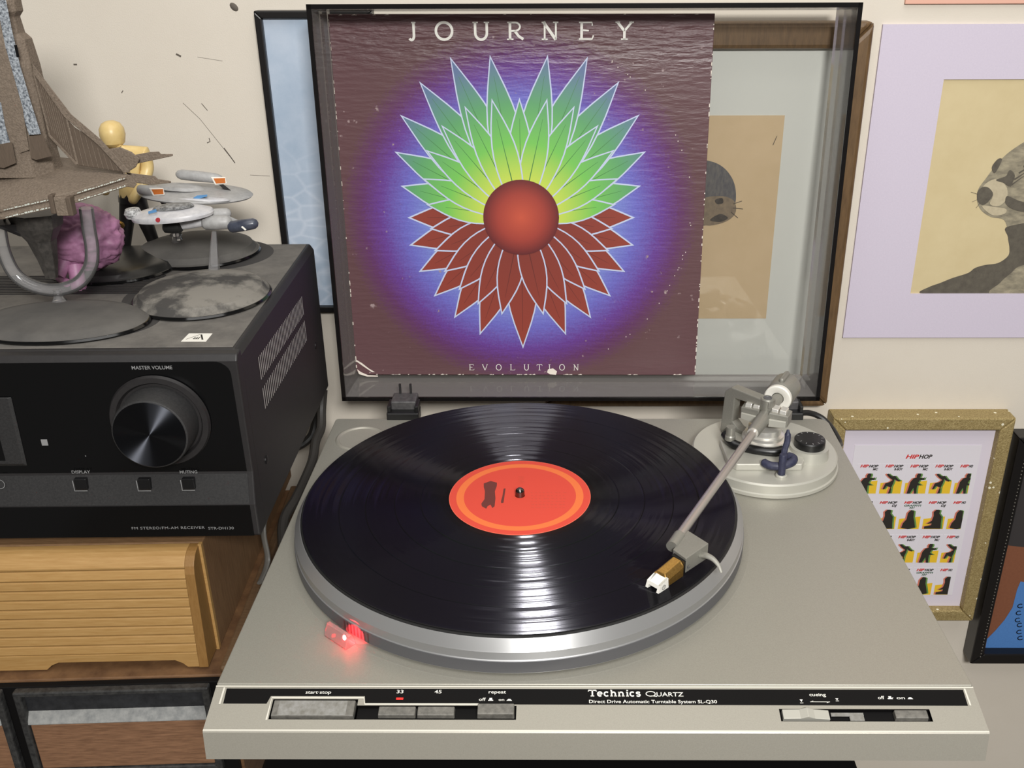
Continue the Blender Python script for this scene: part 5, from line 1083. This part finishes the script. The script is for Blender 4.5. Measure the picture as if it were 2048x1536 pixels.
# mannequin figure
YF = 345
def fp_(u, v, dy=0): return at(u, v, y=YF+dy)
FG = thing('mannequin', 'small yellow toy mannequin in black trousers standing behind the models', 'figurine', tuple(fp_(290, 515)))
def skin(name, joints, edges, m, par, sub=2, mats=None):
    me = bpy.data.meshes.new(name); b = root_base(par); me.from_pydata([tuple((Vector(j[0])-b)*S) for j in joints], edges, [])
    o = bpy.data.objects.new(name, me); COL.objects.link(o); o.parent = par
    md = o.modifiers.new('skin', 'SKIN'); md.use_smooth_shade = True
    for i, j in enumerate(joints):
        me.skin_vertices[0].data[i].radius = (j[1]*S, j[1]*S)
    me.skin_vertices[0].data[0].use_root = True
    sd = o.modifiers.new('sub', 'SUBSURF'); sd.levels = sub; sd.render_levels = sub
    dg = bpy.context.evaluated_depsgraph_get(); me2 = bpy.data.meshes.new_from_object(o.evaluated_get(dg)); o.modifiers.clear(); o.data = me2; me2.name = name
    me2.materials.clear()
    for q in (mats or [m]): me2.materials.append(q)
    return o
J = [(fp_(266, 398), 8), (fp_(262, 360), 8.5), (fp_(256, 318), 11), (fp_(240, 298), 6), (fp_(232, 291), 4.4), (fp_(229, 285), 4.2), (fp_(228, 280), 4), (fp_(227, 276), 3.6),
     (fp_(288, 304, 0), 6.2), (fp_(296, 338, 0), 5.4), (fp_(284, 372, -8), 4.6), (fp_(268, 396, -14), 4.2), (fp_(262, 408, -15), 3.6),
     (fp_(222, 306, 0), 6.0), (fp_(212, 340, 0), 5), (fp_(210, 378, -4), 4.2), (fp_(210, 392, -5), 3.6),
     (fp_(256, 420, 0), 7.2), (fp_(252, 462, 0), 5.6), (fp_(250, 506, 0), 4.2), (fp_(244, 513, -8), 3.2),
     (fp_(280, 418, 0), 7.2), (fp_(298, 460, 0), 5.6), (fp_(316, 506, 0), 4.2), (fp_(318, 513, -9), 3.2)]
E_ = [(0,1),(1,2),(2,3),(3,4),(4,5),(5,6),(6,7),(2,8),(8,9),(9,10),(10,11),(11,12),(2,13),(13,14),(14,15),(15,16),(0,17),(17,18),(18,19),(19,20),(0,21),(21,22),(22,23),(23,24)]
bd = skin('body', J, E_, None, FG, 2, [M_SKIN, M_RCV])
zc = (fp_(266, 392).z-BASE[FG].z)*S
for p_ in bd.data.polygons:
    p_.material_index = 1 if p_.center.z < zc and not (p_.center.y < (-9.5)*S and p_.center.z > zc-.02) else 0
hd_ = lens(fp_(225, 270), 9.6, 10.5, [(0,-10),(.5,-9.2),(.86,-6),(1,0),(.96,5),(.72,9),(.36,10.8),(0,11.2)], 'head', M_SKIN, FG, rot=10)
b0_ = fp_(262, 398); MB().lathe([(7.2,-2.5),(9.6,-2.2),(9.6,2.2),(7.2,2.5)], b0_, 24, axis=(0.1, 0, 1), closed=True).build('belt', M_BLACK, FG, smooth=30)
MB().lathe([(0,-1.6),(3.0,-1.2),(3.2,0),(3.0,1.2),(0,1.6)], fp_(241, 450, -18), 16, axis=(.2, 1, .3)).build('hand_ball', M_GOLD, FG, smooth=40)

# pink wrinkled toy
YT = 268
def tp(u, v, dy=0): return at(u, v, y=YT+dy)
PT = thing('toy', 'pink wrinkled rubber toy behind the clear cradle', 'toy', tuple(tp(150, 560)))
me = bpy.data.meshes.new('toy_body'); bm = bmesh.new(); bmesh.ops.create_icosphere(bm, subdivisions=5, radius=1)
c_ = tp(168, 478); from mathutils import noise as NZ
for v_ in bm.verts:
    n_ = v_.co.normalized(); f_ = NZ.noise(Vector((n_.x*2.2, n_.y*2.2, n_.z*6.0))); g_ = -abs(NZ.noise(Vector((n_.x*3+9, n_.y*3, n_.z*9))))
    k_ = 1+.10*f_-.0*g_+.16*max(-.35, g_)*1.2
    v_.co = (Vector((c_.x+n_.x*29*k_, c_.y+n_.y*22*k_, c_.z+n_.z*27*k_*(1 if n_.z > -.2 else .9)))-BASE[PT])*S
bm.to_mesh(me); bm.free(); me.shade_smooth(); me.materials.append(M_PINK); o = bpy.data.objects.new('toy_body', me); COL.objects.link(o); o.parent = PT
for a, b, r in (((132, 520), (116, 552), 5), ((150, 530), (160, 588), 5.5), ((120, 556), (134, 566), 3.2), ((160, 588), (176, 594), 3)): MB().tube(spline([tp(*a, -14), (tp(*a, -16)+tp(*b, -20))/2, tp(*b, -22)], 5), r, 12).build('toy_limb', M_PINK, PT, smooth=True)
